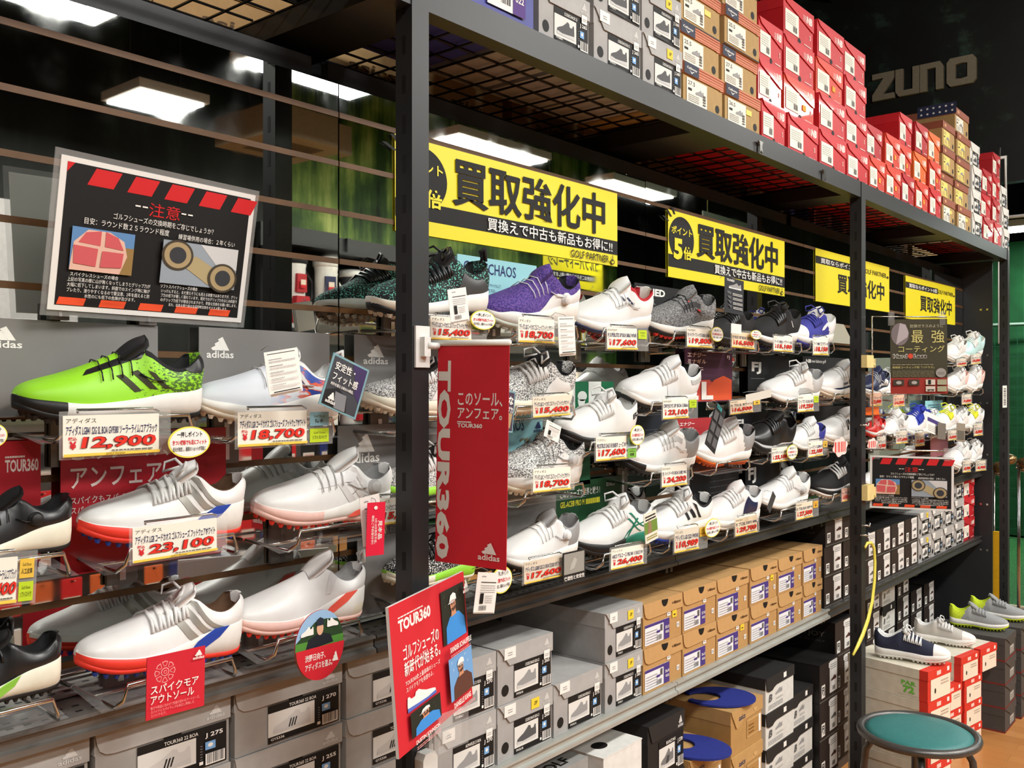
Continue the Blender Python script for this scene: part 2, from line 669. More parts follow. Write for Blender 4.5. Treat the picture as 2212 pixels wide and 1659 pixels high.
def letter(pts_list, y0, w_, h_):
    b = MB()
    for pts in pts_list:
        n = len(pts)
        vs = [(-.03, -(y0 + x * w_), y * h_) for x, y in pts] + [(0, -(y0 + x * w_), y * h_) for x, y in pts]
        b.add(vs, [tuple(range(n)), tuple(range(2 * n - 1, n - 1, -1))] + [(i, i + n, (i + 1) % n + n, (i + 1) % n) for i in range(n)], SIGN)
    b.build('letter', t)


LH = .225
letter([[(0, 1), (0, .8), (.52, .8), (0, .22), (0, 0), (1, 0), (1, .2), (.48, .2), (1, .78), (1, 1)]], 0, .18, LH)
letter([[(0, 1), (0, .18), (.14, 0), (.7, 0), (.72, .2), (.32, .2), (.32, 1)], [(.72, .2), (.70, 0), (1, 0), (1, 1), (.72, 1)]], .19, .19, LH)
letter([[(0, 0), (0, 1), (.3, 1), (.3, 0)], [(.3, 1), (.3, .8), (.68, .8), (.68, 0), (1, 0), (1, .82), (.86, 1)]], .385, .18, LH)
letter([[(0, .15), (.12, 0), (.5, 0), (.5, .22), (.3, .25), (.3, .75), (.5, .78), (.5, 1), (.12, 1), (0, .85)],
        [(.5, 0), (.88, 0), (1, .15), (1, .85), (.88, 1), (.5, 1), (.5, .78), (.7, .75), (.7, .25), (.5, .22)]], .59, .22, LH)
letter([[(0, 0), (0, 1), (.3, 1), (.3, 0)]], -.10, .09, LH)
letter([[(0, 0), (0, 1), (.25, 1), (.5, .55), (.75, 1), (1, 1), (1, 0), (.72, 0), (.72, .5), (.5, .2), (.28, .5), (.28, 0)]], -.36, .24, LH)

# ------------------------------------------------------------------ the rack
rack = thing('shelving_rack', 'long black steel shelving rack with wire mesh top decks', 'rack', (0, 0, 0))
for x in POSTS:
    b = MB()
    b.box(x, YP, -.069, x + PW, YP + PW, ZT, BLACKM)
    for k in range(30):
        zz = .18 + k * .065
        b.box(x - .0004, YP + .015, zz, x + .001, YP + .023, zz + .03, K)
    b.build('post', rack)
    b = MB()
    b.box(x, 1.80, -.039, x + PW, 1.838, 2.099, BLACKM)
    b.build('rear_post', rack)
    b = MB()
    b.box(x - .05, YP + PW, 2.082, x + PW + .05, 1.533, 2.120, BLACKM)
    b.build('cross_plate', rack)
    b = MB()
    b.box(x - .05, 1.573, -.069, x + PW + .05, 2.05, -.04, BLACKM)
    b.build('foot', rack)
for i in range(3):
    x0, x1 = POSTS[i] + PW, POSTS[i + 1]
    b = MB()
    b.box(x0, YP + .002, 2.077, x1, YP + PW, ZT, BLACKM)
    b.build('top_beam', rack)
    b = MB()
    b.box(x0, 1.533, 2.03, x1, 1.572, ZT, BLACKM)
    b.box(x0, 1.36, 2.0, x1, 1.38, 2.05, BLACKM)
    b.build('rear_beam', rack)
    xm = (x0 + x1) / 2 + .03
    b = MB()
    b.box(xm - .09, YP + PW, 2.078, xm + .09, 1.533, 2.118, BLACKM)
    b.build('cross_plate', rack)
    for a, c in ((x0 + .05, xm - .09), (xm + .09, x1 - .05)):
        b = MB()
        n = int(round((c - a) / .065))
        for k in range(n + 1):
            xx = a + (c - a) * k / n
            b.tube([(xx, YP + PW, 2.122), (xx, 1.535, 2.122)], .0026, mt('mesh_wire', (46, 44, 42), .35, .6, var=0), 5)
        for k in range(7):
            yy = YP + PW + .004 + k * .065
            b.tube([(a, yy, 2.1265), (c, yy, 2.1265)], .0026, MATS['mesh_wire'], 5)
        b.build('mesh_deck', rack)
b = MB()
b.box(5.135, 1.167, -.069, 5.150, 1.9, 2.077, BLACKM)
for zz in (1.83, 1.60, 1.36, 1.10, .85, .62):
    for yy in (1.185, 1.215):
        b.box(5.1338, yy, zz, 5.1352, yy + .009, zz + .009, CHROME)
b.build('end_panel', rack)
b = MB()
b.box(POSTS[0], 1.84, -.069, 5.135, 1.86, 2.0, BLACKP)
b.build('back_panel', rack)
b = MB()
b.box(POSTS[0], 1.205, -.069, 3.13, 1.799, .14, DARKGREYM)
b.box(3.13, 1.39, -.069, 5.134, 1.799, .14, DARKGREYM)
b.build('base_deck', rack)
b = MB()
b.box(POSTS[0], 1.572, 2.10, 5.19, 2.06, 2.125, mt('rear_deck', (40, 38, 36), .6))
b.build('rear_deck', rack)

# ------------------------------------------------------------------ mirror slat wall
def mirror_mat():
    m = bpy.data.materials.new('mirror')
    m.use_nodes = True
    nt = m.node_tree
    b = nt.nodes['Principled BSDF']
    b.inputs['Metallic'].default_value = 1
    b.inputs['Base Color'].default_value = (.60, .62, .60, 1)
    tc = nt.nodes.new('ShaderNodeTexCoord')
    n = nt.nodes.new('ShaderNodeTexNoise')
    n.inputs['Scale'].default_value = 7
    n.inputs['Detail'].default_value = 5
    r = nt.nodes.new('ShaderNodeMapRange')
    r.inputs[1].default_value, r.inputs[2].default_value = .5, .75
    r.inputs[3].default_value, r.inputs[4].default_value = .012, .07
    nt.links.new(tc.outputs['Object'], n.inputs['Vector'])
    nt.links.new(n.outputs['Fac'], r.inputs[0])
    nt.links.new(r.outputs[0], b.inputs['Roughness'])
    return m


MIRROR = mirror_mat()
RAILS = [1.938 - .0867 * k for k in range(11)]
where = ['before the first black post', 'just past the first black post', 'before the second black post', 'just past the second black post', 'at the far end of the rack']
rnd = random.Random(5)
for i in range(5):
    x0, x1 = SEAMS[i] + .0015, SEAMS[i + 1] - .0015
    t = thing('mirror_slatwall', 'mirrored slat wall panel with brown slots, ' + where[i], 'mirror wall', (x0, YM, 1.03), 'mirrored slat wall panels')
    zs = [1.992] + RAILS + [1.026]
    w_ = x1 - x0
    for k in range(len(zs) - 1):
        zt = zs[k] - (.005 if k else 0)
        zb = zs[k + 1] + (.005 if k < len(zs) - 2 else 0)
        b = MB()
        b.box(0, 0, -(zt - zb) / 2, w_, .006, (zt - zb) / 2, MIRROR)
        o = b.build('mirror_strip', t)
        o.location = (0, 0, (zt + zb) / 2 - 1.03)
        o.rotation_euler = (math.radians(rnd.uniform(-.22, .22)), 0, 0)
    for z in RAILS:
        b = MB()
        b.box(0, -.001, z - .0048 - 1.03, w_, .012, z + .0048 - 1.03, BROWN)
        b.build('slot_rail', t)
    b = MB()
    b.box(0, .007, .0, w_, .02, .96, BLACKP)
    b.build('backing', t)


# ------------------------------------------------------------------ shelves
def shelf(x0, x1, zt, label, deck_m, lip_m, holes=False):
    t = thing('steel_shelf', label, 'shelf', (x0, YS, zt), 'steel shelves')
    w_ = x1 - x0 - .003
    b = MB()
    b.box(0, .003, -.006, w_, .57, 0, deck_m)
    if holes:
        for r_ in range(2):
            for k in range(int(w_ / .022)):
                b.box(.012 + k * .022 + .006 * r_, .022 + r_ * .024, .0002, .021 + k * .022 + .006 * r_, .027 + r_ * .024, .0005, K)
    b.build('deck', t)
    b = MB()
    b.prism([(.004, .003), (-.004, .003), (-.005, -.002), (.002, -.004), (.002, -.017), (-.006, -.020), (-.006, -.028), (.012, -.028), (.012, -.0065), (.004, -.0065)][::-1], 'x', 0, w_, lip_m)
    b.build('price_rail', t)
    for xx in (.004, w_ - .016):
        b = MB()
        b.box(xx, .02, -.05, xx + .012, .5, -.0065, BLACKM)
        b.build('bracket', t)
    return t


SH = ['before the first black post', 'just past the first black post', 'before the second black post', 'just past the second black post', 'at the far end of the rack']
for i in range(5):
    a, c = SHELFX[i + 1], SHELFX[i + 2]
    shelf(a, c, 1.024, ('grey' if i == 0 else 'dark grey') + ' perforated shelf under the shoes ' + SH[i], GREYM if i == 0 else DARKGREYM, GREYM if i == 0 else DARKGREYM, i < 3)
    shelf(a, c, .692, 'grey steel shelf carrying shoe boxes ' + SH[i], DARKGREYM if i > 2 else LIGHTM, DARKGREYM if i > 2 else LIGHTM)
# ------------------------------------------------------------------ shoe boxes
FL = -.07
MATRIX_FRONT = Matrix(((1, 0, 0, 0), (0, 0, -1, 0), (0, 1, 0, 0), (0, 0, 0, 1)))
MATRIX_LEFT = Matrix(((0, 0, -1, 0), (-1, 0, 0, 0), (0, 1, 0, 0), (0, 0, 0, 1)))


def stamp(mb, g, x, y, z, mtx=MATRIX_FRONT):
    """Prints a flat sheet g onto a mesh."""
    b = len(mb.v)
    for v in g.v:
        q = mtx @ Vector(v)
        mb.v.append((q.x + x, q.y + y, q.z + z))
    for f, k in zip(g.f, g.m):
        mb.f.append(tuple(b + i for i in f))
        mb.m.append(mb.mi(g.mats[k]))
        mb.sm.append(False)


def adi_label(w, h, title, size, code, tint, picm):
    g = G(w, h)
    g.sheet(K, .0004)
    g.rect(.0, .17, .64, .80, flat(222, 221, 216))
    g.shoe_pic(.06, .24, .58, .70, picm, flat(200, 200, 198))
    if tint:
        g.text('|||', .27, .30, .36, .52, K, .02, .35)
    g.text(title, .28, .845, .66, .935, W, .01)
    g.text(size, .74, .70, .95, .84, W, .02)
    g.rect(.74, .42, .86, .62, flat(120, 170, 220))
    g.ell(.80, .53, .03, .05, W)
    g.rect(.74, .05, .97, .33, W)
    g.bars(.76, .08, .955, .33, 13, DG, 5)
    g.rect(.665, .10, .71, .18, W)
    g.lines(.675, .22, .70, .62, 6, GREY, .25)
    g.text(code, .02, .085, .20, .155, W, .01)
    g.lines(.03, .01, .5, .06, 2, DG, .5)
    return g


def box_parts(kind, w, h, l, var):
    """[(part name, mesh, matrix, label)] of one kind of shoe box; local origin at its front bottom left corner."""
    out = []
    body, lid = MB(), MB()
    I = Matrix.Identity(4)

    def base(mat, bt=0.0):
        body.box(.0012, .0012, 0, w - .0012, l - .0012, h - .003, mat)

    def top(mat, drop, flap, front=True):
        lid.box(0, .0, h - .003, w, l, h, mat)
        lid.box(0, .001, h - drop, .0011, l, h - .003, mat)
        lid.box(w - .0011, .001, h - drop, w, l, h - .003, mat)
        lid.prism([(a * w, c * h) for a, c in flap][::-1], 'y', -.002, -.0002, mat)

    def put(name, g, x, z, y=-.0004, lab=None, mtx=None):
        m = (mtx or MATRIX_FRONT).copy()
        m[0][3], m[1][3], m[2][3] = x, y, z
        out.append((name, g.mesh(name), m, lab))

    if kind in ('grey', 'tour', 'white', 'black'):
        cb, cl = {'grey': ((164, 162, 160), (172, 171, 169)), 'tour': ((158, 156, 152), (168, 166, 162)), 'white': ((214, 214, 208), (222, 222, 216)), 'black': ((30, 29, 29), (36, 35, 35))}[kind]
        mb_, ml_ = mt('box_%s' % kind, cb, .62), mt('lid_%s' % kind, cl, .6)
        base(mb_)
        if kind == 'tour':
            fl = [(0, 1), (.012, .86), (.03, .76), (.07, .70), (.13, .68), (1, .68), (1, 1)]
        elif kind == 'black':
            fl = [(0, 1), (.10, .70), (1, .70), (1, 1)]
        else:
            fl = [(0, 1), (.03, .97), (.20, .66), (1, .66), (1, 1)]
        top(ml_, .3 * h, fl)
        g = G(w, h)
        g.sport_logo(.80, .735, .95, .93, flat(205, 204, 200) if kind != 'white' else flat(190, 190, 186))
        stamp(lid, g, 0, -.0022, 0)
        if kind in ('grey', 'white'):
            g = G(w, h)
            g.ell(.135, .235, .062, .10, K)
            stamp(body, g, 0, .0008, 0)
        if kind == 'tour':
            g = G(w, h)
            g.ell(.55, .69, .07, .13, K, a0=math.pi, a1=2 * math.pi)
            stamp(body, g, 0, .0006, 0)
            lb = ('TOUR360 22 BOA', ('J 275', 'J 270', 'J 255', 'J 260')[var % 4], 'GY5336', True, flat(206, 205, 202))
        elif kind == 'grey':
            lb = (('CODECHAOS BOA 21', 'J 265', 'FW5616'), ('CODECHAOS BOA 21', 'J 275', 'FW5616'), ('CODECHAOS 21', 'J 265', 'FW5613'), ('ALPHAFLEX 21 BOA', 'J 270', 'FX4061'), ('CODECHAOS BOA 21', 'J 260', 'FW5618'), ('CODECHAOS 21', 'J 265', 'FX6605'), ('CODECHAOS BOA 21', 'J 265', 'FW5617'))[var % 7]
            lb = (*lb, False, flat(150, 150, 150) if var < 4 else flat(84, 84, 86))
        elif kind == 'white':
            lb = ('CODECHAOS 21', 'J 265', 'FX6605', False, flat(70, 70, 70))
        else:
            lb = ('BOUNCE MAX', 'J 270', 'Q76759', True, flat(120, 120, 120))
        put('label', adi_label(w * .68, h * .60, *lb), w * .29, h * .045, -.0004)
        if kind in ('grey', 'white'):
            g = G(w * .11, h * .15)
            g.sheet(W, .0004)
            g.lines(.15, .3, .85, .7, 2, GREY, .4)
            put('price_sticker', g, w * .82, h * .56, -.0032)
            g = G(w * .2, h * .2)
            g.sheet(W, .0004)
            g.lines(.3, .3, .7, .7, 2, GREY, .4)
            put('lid_sticker', g, w * .1, h * .78, -.0030) if kind == 'grey' else None
            if var in (4, 2):
                g = G(w * .15, h * .19)
                g.sheet(flat(236, 206, 60), .0004)
                g.text('DP', .35, .35, .7, .7, K, .02, .2)
                put('yellow_sticker', g, w * .58, h * .73, -.0034)
    elif kind == 'mizuno':
        mk, mk2 = mt('kraft_board', (184, 142, 88), .75, var=.05), mt('kraft_lid', (194, 152, 98), .75, var=.05)
        base(mk)
        top(mk2, .34 * h, [(0, 1), (.02, .80), (.05, .70), (.11, .65), (.18, .64), (1, .66), (1, 1)])
        g = G(w, h)
        g.ell(.53, .985, .085, .17, K, a0=math.pi, a1=2 * math.pi)
        g.text('Mizuno', .76, .80, .95, .87, flat(96, 66, 36), .03, .3)
        g.poly([(.71, .875), (.735, .80), (.755, .87), (.735, .84)], flat(96, 66, 36))
        stamp(lid, g, 0, -.0022, 0)
        g = G(w * .62, h * .46)
        g.sheet(flat(232, 232, 236), .0004)
        pu = flat(74, 54, 128)
        g.rect(0, .86, .78, 1, pu)
        g.rect(.76, 0, 1, 1, pu)
        g.lines(.04, .1, .5, .75, 5, GREY, .3)
        g.rect(.46, .45, .60, .57, pu)
        g.rect(.62, .50, .70, .82, DG)
        g.bars(.46, .1, .68, .35, 9, DG, 3)
        g.text(('26.0', '26.5', '25.5', '27.0')[var % 4], .80, .52, .97, .66, W, .02)
        g.text('022', .81, .30, .96, .42, W, .02)
        put('label', g, w * .04, h * .06, -.0004)
        g = G(w * .09, h * .13)
        g.sheet(W, .0004)
        g.lines(.2, .3, .8, .7, 1, GREY)
        put('price_sticker', g, w * .60, h * .56, -.0006)
        g = G(w * .07, h * .12)
        g.sheet(W, .0003)
        g.text('31', .15, .2, .85, .8, DG, .02)
        put('number_sticker', g, w * .86, h * .22, -.0004)
        if var in (2, 5):
            g = G(w * .12, h * .16)
            g.sheet(flat(236, 200, 60), .0004)
            g.lines(.3, .3, .7, .7, 1, K)
            put('yellow_sticker', g, w * .74, h * .48, -.0006)
    elif kind == 'fj':
        mk = mt('box_dark', (24, 23, 23), .5)
        base(mk)
        lid.box(0, 0, h - .003, w, l, h, mk)
        lid.box(0, -.001, .0, w, .0005, .004, flat(90, 86, 80))
        g = G(w, h)
        g.rect(.0, .03, 1, 1, flat(46, 36, 33))
        g.rect(.10, .10, .28, .44, W)
        g.text('FJ', .13, .15, .25, .39, K, .03)
        stamp(body, g, 0, .0006, 0)
        g = G(w * .40, h * .84)
        g.sheet(flat(222, 220, 216), .0004)
        g.rect(-.14, .82, .02, .98, flat(222, 220, 216))
        g.lines(.1, .74, .9, .94, 3, DG, .3)
        g.shoe_pic(.15, .36, .85, .52, DG if var % 2 else flat(70, 40, 34))
        g.bars(.3, .06, .7, .2, 8, DG)
        put('label', g, w * .52, h * .12, -.0006)
        if var >= 10:
            g = G(l * .5, h * .3)
            g.text('FOOTJOY', 0, .4, 1, 1, flat(120, 118, 112), 0)
            g.text('#1 SHOE IN GOLF', 0, 0, 1, .22, flat(90, 88, 84), 0)
            stamp(body, g, .0006, l * .62, h * .4, MATRIX_LEFT)
    elif kind == 'nb':
        c = ((196, 34, 42), (208, 60, 40), (222, 104, 40), (178, 30, 38))[var % 4]
        mk, mk2 = mt('box_red_%d' % (var % 4), c, .5, coat=.2), mt('lid_red_%d' % (var % 4), tuple(min(255, v + 8) for v in c), .5, coat=.2)
        base(mk)
        top(mk2, .3 * h, [(0, 1), (.03, .95), (.09, .86), (.90, .54), (1, .52), (1, 1)])
        g = G(w, h)
        g.text('NB', .74, .66, .93, .86, flat(240, 226, 220), .05, .15)
        g.lines(.62, .68, .74, .85, 4, flat(240, 226, 220), .35)
        stamp(lid, g, 0, -.0022, 0)
        g = G(w, h)
        g.ell(.52, .075, .05, .07, K)
        g.rect(.87, .28, .91, .40, flat(240, 226, 220))
        g.rect(.88, .295, .90, .385, flat(*c))
        g.lines(.68, .06, .92, .10, 1, flat(240, 226, 220), .6)
        stamp(body, g, 0, .0008, 0)
        g = G(w * .44, h * .55)
        g.sheet(flat(238, 234, 220), .0004)
        g.lines(.08, .4, .8, .9, 5, GREY, .28)
        g.bars(.55, .1, .88, .38, 8, DG)
        put('label', g, w * .05, h * .14, -.0004)
        if var == 1:
            g = G(w * .12, h * .15)
            g.sheet(flat(240, 160, 50), .0004)
            put('orange_sticker', g, w * .6, h * .3, -.0006)
    elif kind in ('callaway', 'tan'):
        mk = mt('box_tan', (176, 144, 92), .7)
        ml_ = mt('lid_salmon', (214, 136, 100), .6) if kind == 'callaway' else mt('lid_brown_red', (146, 84, 62), .65)
        base(mk)
        top(ml_, .28 * h, [(0, 1), (0, .72), (.9, .72), (.92, .70), (1, .72), (1, 1)])
        g = G(w, h)
        if kind == 'callaway':
            for k in range(4):
                g.rect(.33, .745 + k * .066, 1, .772 + k * .066, flat(184, 104, 78))
            g.rect(0, .72, .35, 1, flat(52, 56, 74))
            g.text('Callaway', .05, .84, .30, .91, W, .02, .2)
            g.poly([(.11, .84), (.17, .755), (.24, .84), (.17, .79)], W)
        else:
            g.ell(.2, .86, .07, .06, flat(206, 160, 110))
        stamp(lid, g, 0, -.0022, 0)
        g = G(w, h)
        g.ell(.86, .22, .052, .10, K)
        g.rect(0, 0, 1, .03, flat(60, 54, 56))
        stamp(body, g, 0, .0008, 0)
        g = G(w * .5, h * .58)
        g.sheet(flat(236, 232, 216) if kind == 'callaway' or var % 2 else flat(244, 220, 120), .0004)
        g.text(('27.5', '26.5', '25.5', '26.0')[var % 4], .06, .72, .40, .90, DG, .02)
        g.rect(.06, .5, .24, .60, K)
        g.shoe_pic(.42, .42, .82, .68, GREY)
        g.bars(.78, .1, .92, .55, 7, DG, 2, False)
        g.lines(.06, .08, .6, .4, 4, GREY, .3)
        put('label', g, w * .08, h * .08, -.0004)
        if var == 1:
            g = G(w * .16, h * .14)
            g.sheet(flat(240, 214, 110), .0004)
            put('yellow_sticker', g, w * .59, h * .45, -.0004)
        if kind == 'tan' and var == 9:
            g = G(.16, .05)
            g.rect(0, 0, 1, 1, flat(50, 56, 84))
            for k in range(12):
                g.ell(.1 + .16 * (k % 6), .28 + .45 * (k // 6), .03, .09, W, 8)
            stamp(lid, g, -.0002, l * .5, h * .74, MATRIX_LEFT)
    elif kind == 'blue':
        mk = mt('box_blue', (64, 68, 146), .5)
        base(mk)
        top(mk, .3 * h, [(0, 1), (0, .7), (1, .7), (1, 1)])
        g = G(w * .5, h * .8)
        g.sheet(W, .0004)
        g.lines(.06, .3, .5, .9, 5, GREY, .3)
        g.bars(.35, .12, .62, .3, 8, DG)
        g.rect(.66, .0, 1, 1, flat(86, 56, 130))
        g.text('26.0', .72, .45, .95, .6, W, .02)
        g.text('022', .72, .25, .95, .38, W, .02)
        put('label', g, w * .36, h * .15, -.0024)
    elif kind == 'bstone':
        mk, ml_ = mt('box_white', (222, 220, 216), .6), mt('lid_black', (38, 34, 32), .5)
        base(mk)
        top(ml_, .33 * h, [(0, 1), (.03, .66), (.10, .60), (.22, .60), (.28, .66), (.36, .70), (1, .70), (1, 1)])
        g = G(w, h)
        g.rect(.60, .78, .70, .93, W)
        stamp(lid, g, 0, -.0022, 0)
        g = G(w, h)
        g.text('B', .10, .28, .22, .50, DG, .05, .3)
        g.shoe_pic(.34, .40, .58, .56, GREY)
        g.lines(.1, .08, .6, .22, 3, GREY, .5)
        g.lines(.36, .27, .6, .33, 2, GREY, .4)
        stamp(body, g, 0, .0008, 0)
    elif kind == 'par':
        mk, mr = mt('box_cream', (214, 208, 190), .6), mt('box_end_red', (214, 52, 38), .55)
        body.box(.0012, .03, 0, w - .0012, l - .0012, h - .003, mk)
        body.box(.0012, .0012, 0, w - .0012, .03, h - .003, mr)
        lid.box(-.001, .028, h * .70, w + .001, l, h, mk)
        lid.box(-.001, -.001, h * .70, w + .001, .028, h, mr)
        g = G(w, h)
        g.rect(.36, .78, .54, .92, flat(240, 200, 190))
        g.rect(.80, .80, .90, .94, flat(240, 226, 220))
        stamp(lid, g, 0, -.0012, 0)
        g = G(l, h)
        gr = flat(110, 190, 70)
        g.text('PAR', .68, .42, .86, .56, gr, .04)
        g.text('72', .70, .16, .84, .40, gr, .05)
        g.lines(.64, .09, .9, .12, 1, flat(190, 190, 176))
        stamp(body, g, .0008, l, 0, MATRIX_LEFT)
        g = G(w * .84, h * .68)
        g.sheet(flat(236, 222, 200), .0004)
        g.ell(.22, .42, .04, .13, K)
        g.lines(.5, .62, .9, .9, 2, flat(190, 170, 150), .5)
        put('label', g, w * .12, h * .01, -.0004)
    elif kind == 'asics':
        mk, mk2 = mt('box_brown', (178, 138, 82), .7), mt('lid_brown', (190, 150, 94), .7)
        base(mk)
        top(mk2, .3 * h, [(0, 1), (.02, .92), (.16, .58), (.22, .58), (.4, .68), (1, .70), (1, 1)])
        g = G(w, h)
        g.text('asics', .22, .72, .42, .84, flat(60, 60, 90), .02, .2)
        g.ell(.75, .84, .06, .1, flat(206, 166, 110), a0=math.pi, a1=2 * math.pi)
        stamp(lid, g, 0, -.0022, 0)
        g = G(w * .44, h * .4)
        g.sheet(flat(196, 158, 104), .0004)
        g.rect(.05, .1, .9, .9, flat(176, 134, 78))
        g.lines(.1, .2, .5, .8, 3, flat(130, 90, 40), .4)
        g.rect(.84, .0, 1, 1, W)
        put('label', g, w * .5, h * .22, -.0004)
    elif kind == 'puma':
        mk = mt('box_charcoal', (72, 70, 68), .6)
        base(mk)
        top(mk, .3 * h, [(0, 1), (.10, .93), (.45, .62), (.5, .62), (1, .70), (1, 1)])
        g = G(w, h)
        g.rect(0, 0, 1, .08, flat(120, 50, 44))
        g.rect(.45, .16, .8, .5, flat(180, 176, 168))
        g.lines(.5, .2, .75, .45, 3, DG, .4)
        stamp(body, g, 0, .0008, 0)
        g = G(l, h)
        g.text('puma', .55, .72, .75, .86, W, .05, .3)
        g.rect(0, 0, 1, .08, flat(120, 50, 44))
        stamp(body, g, .0008, l, 0, MATRIX_LEFT)
    elif kind == 'plain_white':
        mk = mt('box_plain_white', (226, 225, 220), .6)
        base(mk)
        lid.box(0, 0, h - .003, w, l, h, mk)
        g = G(w, l)
        g.ell(.35, .2, .14, .07, K)
        stamp(lid, g, 0, 0, h + .0002, Matrix.Identity(4))
        g = G(w, h)
        g.lines(.1, .5, .5, .52, 1, GREY)
        stamp(body, g, 0, .0008, 0)
        g = G(l, h)
        g.ell(.72, .55, .05, .14, flat(214, 180, 60))
        stamp(body, g, .0008, l, 0, MATRIX_LEFT)
    elif kind == 'flat_grey':
        mk = mt('box_flat_grey', (150, 150, 148), .6)
        base(mk)
        lid.box(-.001, -.001, h * .6, w + .001, l, h, mk)
        g = G(w, l)
        g.text('GOLF', .25, .04, .8, .14, K, .03)
        stamp(lid, g, 0, 0, h + .0002, Matrix.Identity(4))
    elif kind == 'carton':
        c = ((192, 158, 108), (176, 138, 90), (206, 176, 122), (206, 84, 44), (150, 112, 76), (70, 66, 120))[var % 6]
        mk = mt('carton_%d' % (var % 6), c, .75)
        base(mk)
        lid.box(0, 0, h - .003, w, l, h, mk)
        lid.prism([(.0, h), (.0, h * .74), (w, h * .74), (w, h)][::-1], 'y', -.002, -.0002, mk)
        g = G(w, h)
        g.text('asics', .3, .2, .7, .38, flat(90, 66, 40), .02, .2)
        stamp(body, g, 0, .0008, 0)
    out.insert(0, ('lid', lid.mesh('lid'), I, None))
    out.insert(0, ('body', body.mesh('body'), I, None))
    return out


BOXES = {}
NBOX = [0]


def box(kind, x, y, z, w, h, l, label, group, var=0, yaw=0.0, cat='shoe box'):
    k = (kind, round(w, 3), round(h, 3), round(l, 3), var)
    if k not in BOXES:
        BOXES[k] = box_parts(kind, w, h, l, var)
    m = Matrix.Translation((x, y, z)) @ Matrix.Rotation(yaw, 4, 'Z')
    t = thing('shoe_box', label, cat, group=group, mat=m)
    made = {}
    for name, me, mm, lab in BOXES[k]:
        up = t
        if name in ('lid_sticker', 'yellow_sticker', 'orange_sticker') and kind == 'grey':
            up = made['lid']
        elif name != 'body' and name != 'lid' and name != 'label':
            up = made['body']
        o = link(name, me, up)
        o.matrix_local = mm
        made[name] = o
    NBOX[0] += 1
    return t


ROW = ['bottom one', 'second up', 'third up', 'fourth up', 'fifth up', 'sixth up']


def rowname(r, n):
    return 'topmost' if r == n - 1 else ROW[r]


ORD = ['first', 'second', 'third', 'fourth', 'fifth', 'sixth', 'seventh', 'eighth', 'ninth', 'tenth', 'eleventh', 'twelfth']
jr = random.Random(3)
# ---- top of the rack: kind, left and right pixel at the front plane, colour words, rows
TOPS = [('blue', 985, 1162, 'blue', [0]),
        ('grey', 1164, 1275, 'grey', [5, 6]), ('grey', 1283, 1386, 'grey', [6, 6]), ('grey', 1389, 1474, 'grey', [4, 4]),
        ('callaway', 1476, 1563, 'striped', [0, 2, 1, 3]), ('callaway', 1566, 1643, 'striped', [1, 0, 2, 3]),
        ('nb', 1646, 1697, 'red', [0, 0, 0]), ('nb', 1699, 1768, 'red', [0, 1, 0, 0]), ('nb', 1771, 1828, 'red', [0, 0, 1, 0]), ('nb', 1830, 1876, 'red', [0, 0, 0, 0]),
        ('nb', 1878, 1912, 'red', [1, 3]), ('nb', 1914, 1946, 'red', [1, 1]), ('nb', 1948, 1975, 'red', [3, 1, 0]), ('nb', 1978, 2005, 'red', [1, 2, 3]), ('nb', 2008, 2033, 'red', [0, 1, 2]),
        ('tan', 2036, 2063, 'brown lidded', [1, 0, 2, 2]), ('tan', 2067, 2098, 'brown lidded', [1, 0, 0, 2, 9]),
        ('white', 2101, 2121, 'pale', [0, 0, 0, 0]), ('nb', 2124, 2145, 'dark red', [3, 0, 3]), ('nb', 2147, 2163, 'dark red', [0, 3, 0, 3]), ('white', 2166, 2180, 'pale', [0, 0, 0])]
HH = {'blue': .118, 'grey': .116, 'callaway': .100, 'nb': .112, 'tan': .104, 'white': .106}
cnt = {}
GN = {'blue': 'blue', 'grey': 'grey', 'callaway': 'striped', 'nb': 'red', 'tan': 'brown', 'white': 'pale'}
for kind, a, c, word, rows in TOPS:
    yf = 1.118
    x0, x1 = P(a, 800, yf).x, P(c, 800, yf).x
    w = min(.215, x1 - x0 - .004)
    h = HH[kind]
    kk = word
    cnt[kk] = cnt.get(kk, 0) + 1
    z = ZT + .001
    for r, v in enumerate(rows):
        dx = jr.uniform(0, max(0, x1 - x0 - w - .004))
        lab = ('%s shoe box on the rack top, %s, %s %s stack from the left' % (word, rowname(r, len(rows)), ORD[cnt[kk] - 1], word.split()[0] if word != 'striped' else 'striped')) if word != 'blue' else 'blue shoe box with white and purple label on the rack top'
        box(kind, x0 + dx, yf + (jr.uniform(0, .012) if r else .0), z, round(w, 3), h, .31, lab, GN[kind] + ' boxes on top of the rack', v, 0.0)
        z += h + .0012
# ---- cartons on the rear deck, seen through the wire mesh
xx = 0.55
for i, (w, v) in enumerate(((.34, 0), (.34, 1), (.36, 0), (.3, 2), (.34, 1), (.34, 2), (.34, 1), (.36, 4), (.34, 1), (.3, 5), (.36, 3), (.3, 3), (.34, 1), (.34, 4), (.34, 2), (.34, 0))):
    box('carton', xx, 1.585 + .02 * (i % 2), 2.126, w - .012, .125, .3, 'storage carton behind the wire mesh deck, %s of its row' % (ORD + ['thirteenth', 'fourteenth', 'fifteenth', 'sixteenth'])[i], 'cartons on the rear deck', v, 0, 'carton')
    xx += w
# ---- box shelf, bay left of the first post
z0 = .6925
for ci, (xa, w, vs) in enumerate(((.385, .207, (1, 2, 3)), (.600, .207, (3, 1, 0)), (.815, .207, (0, 2, 1)), (1.032, .207, (2, 3, 1)))):
    for r in range(3):
        box('tour', xa, 1.232, z0 + r * .0995, w, .0985, .30, 'grey box with striped shoe picture, %s, %s stack before the poster board' % (rowname(r, 3), ('fourth', 'third', 'second', 'first')[ci]), 'grey boxes with a striped shoe', vs[r])
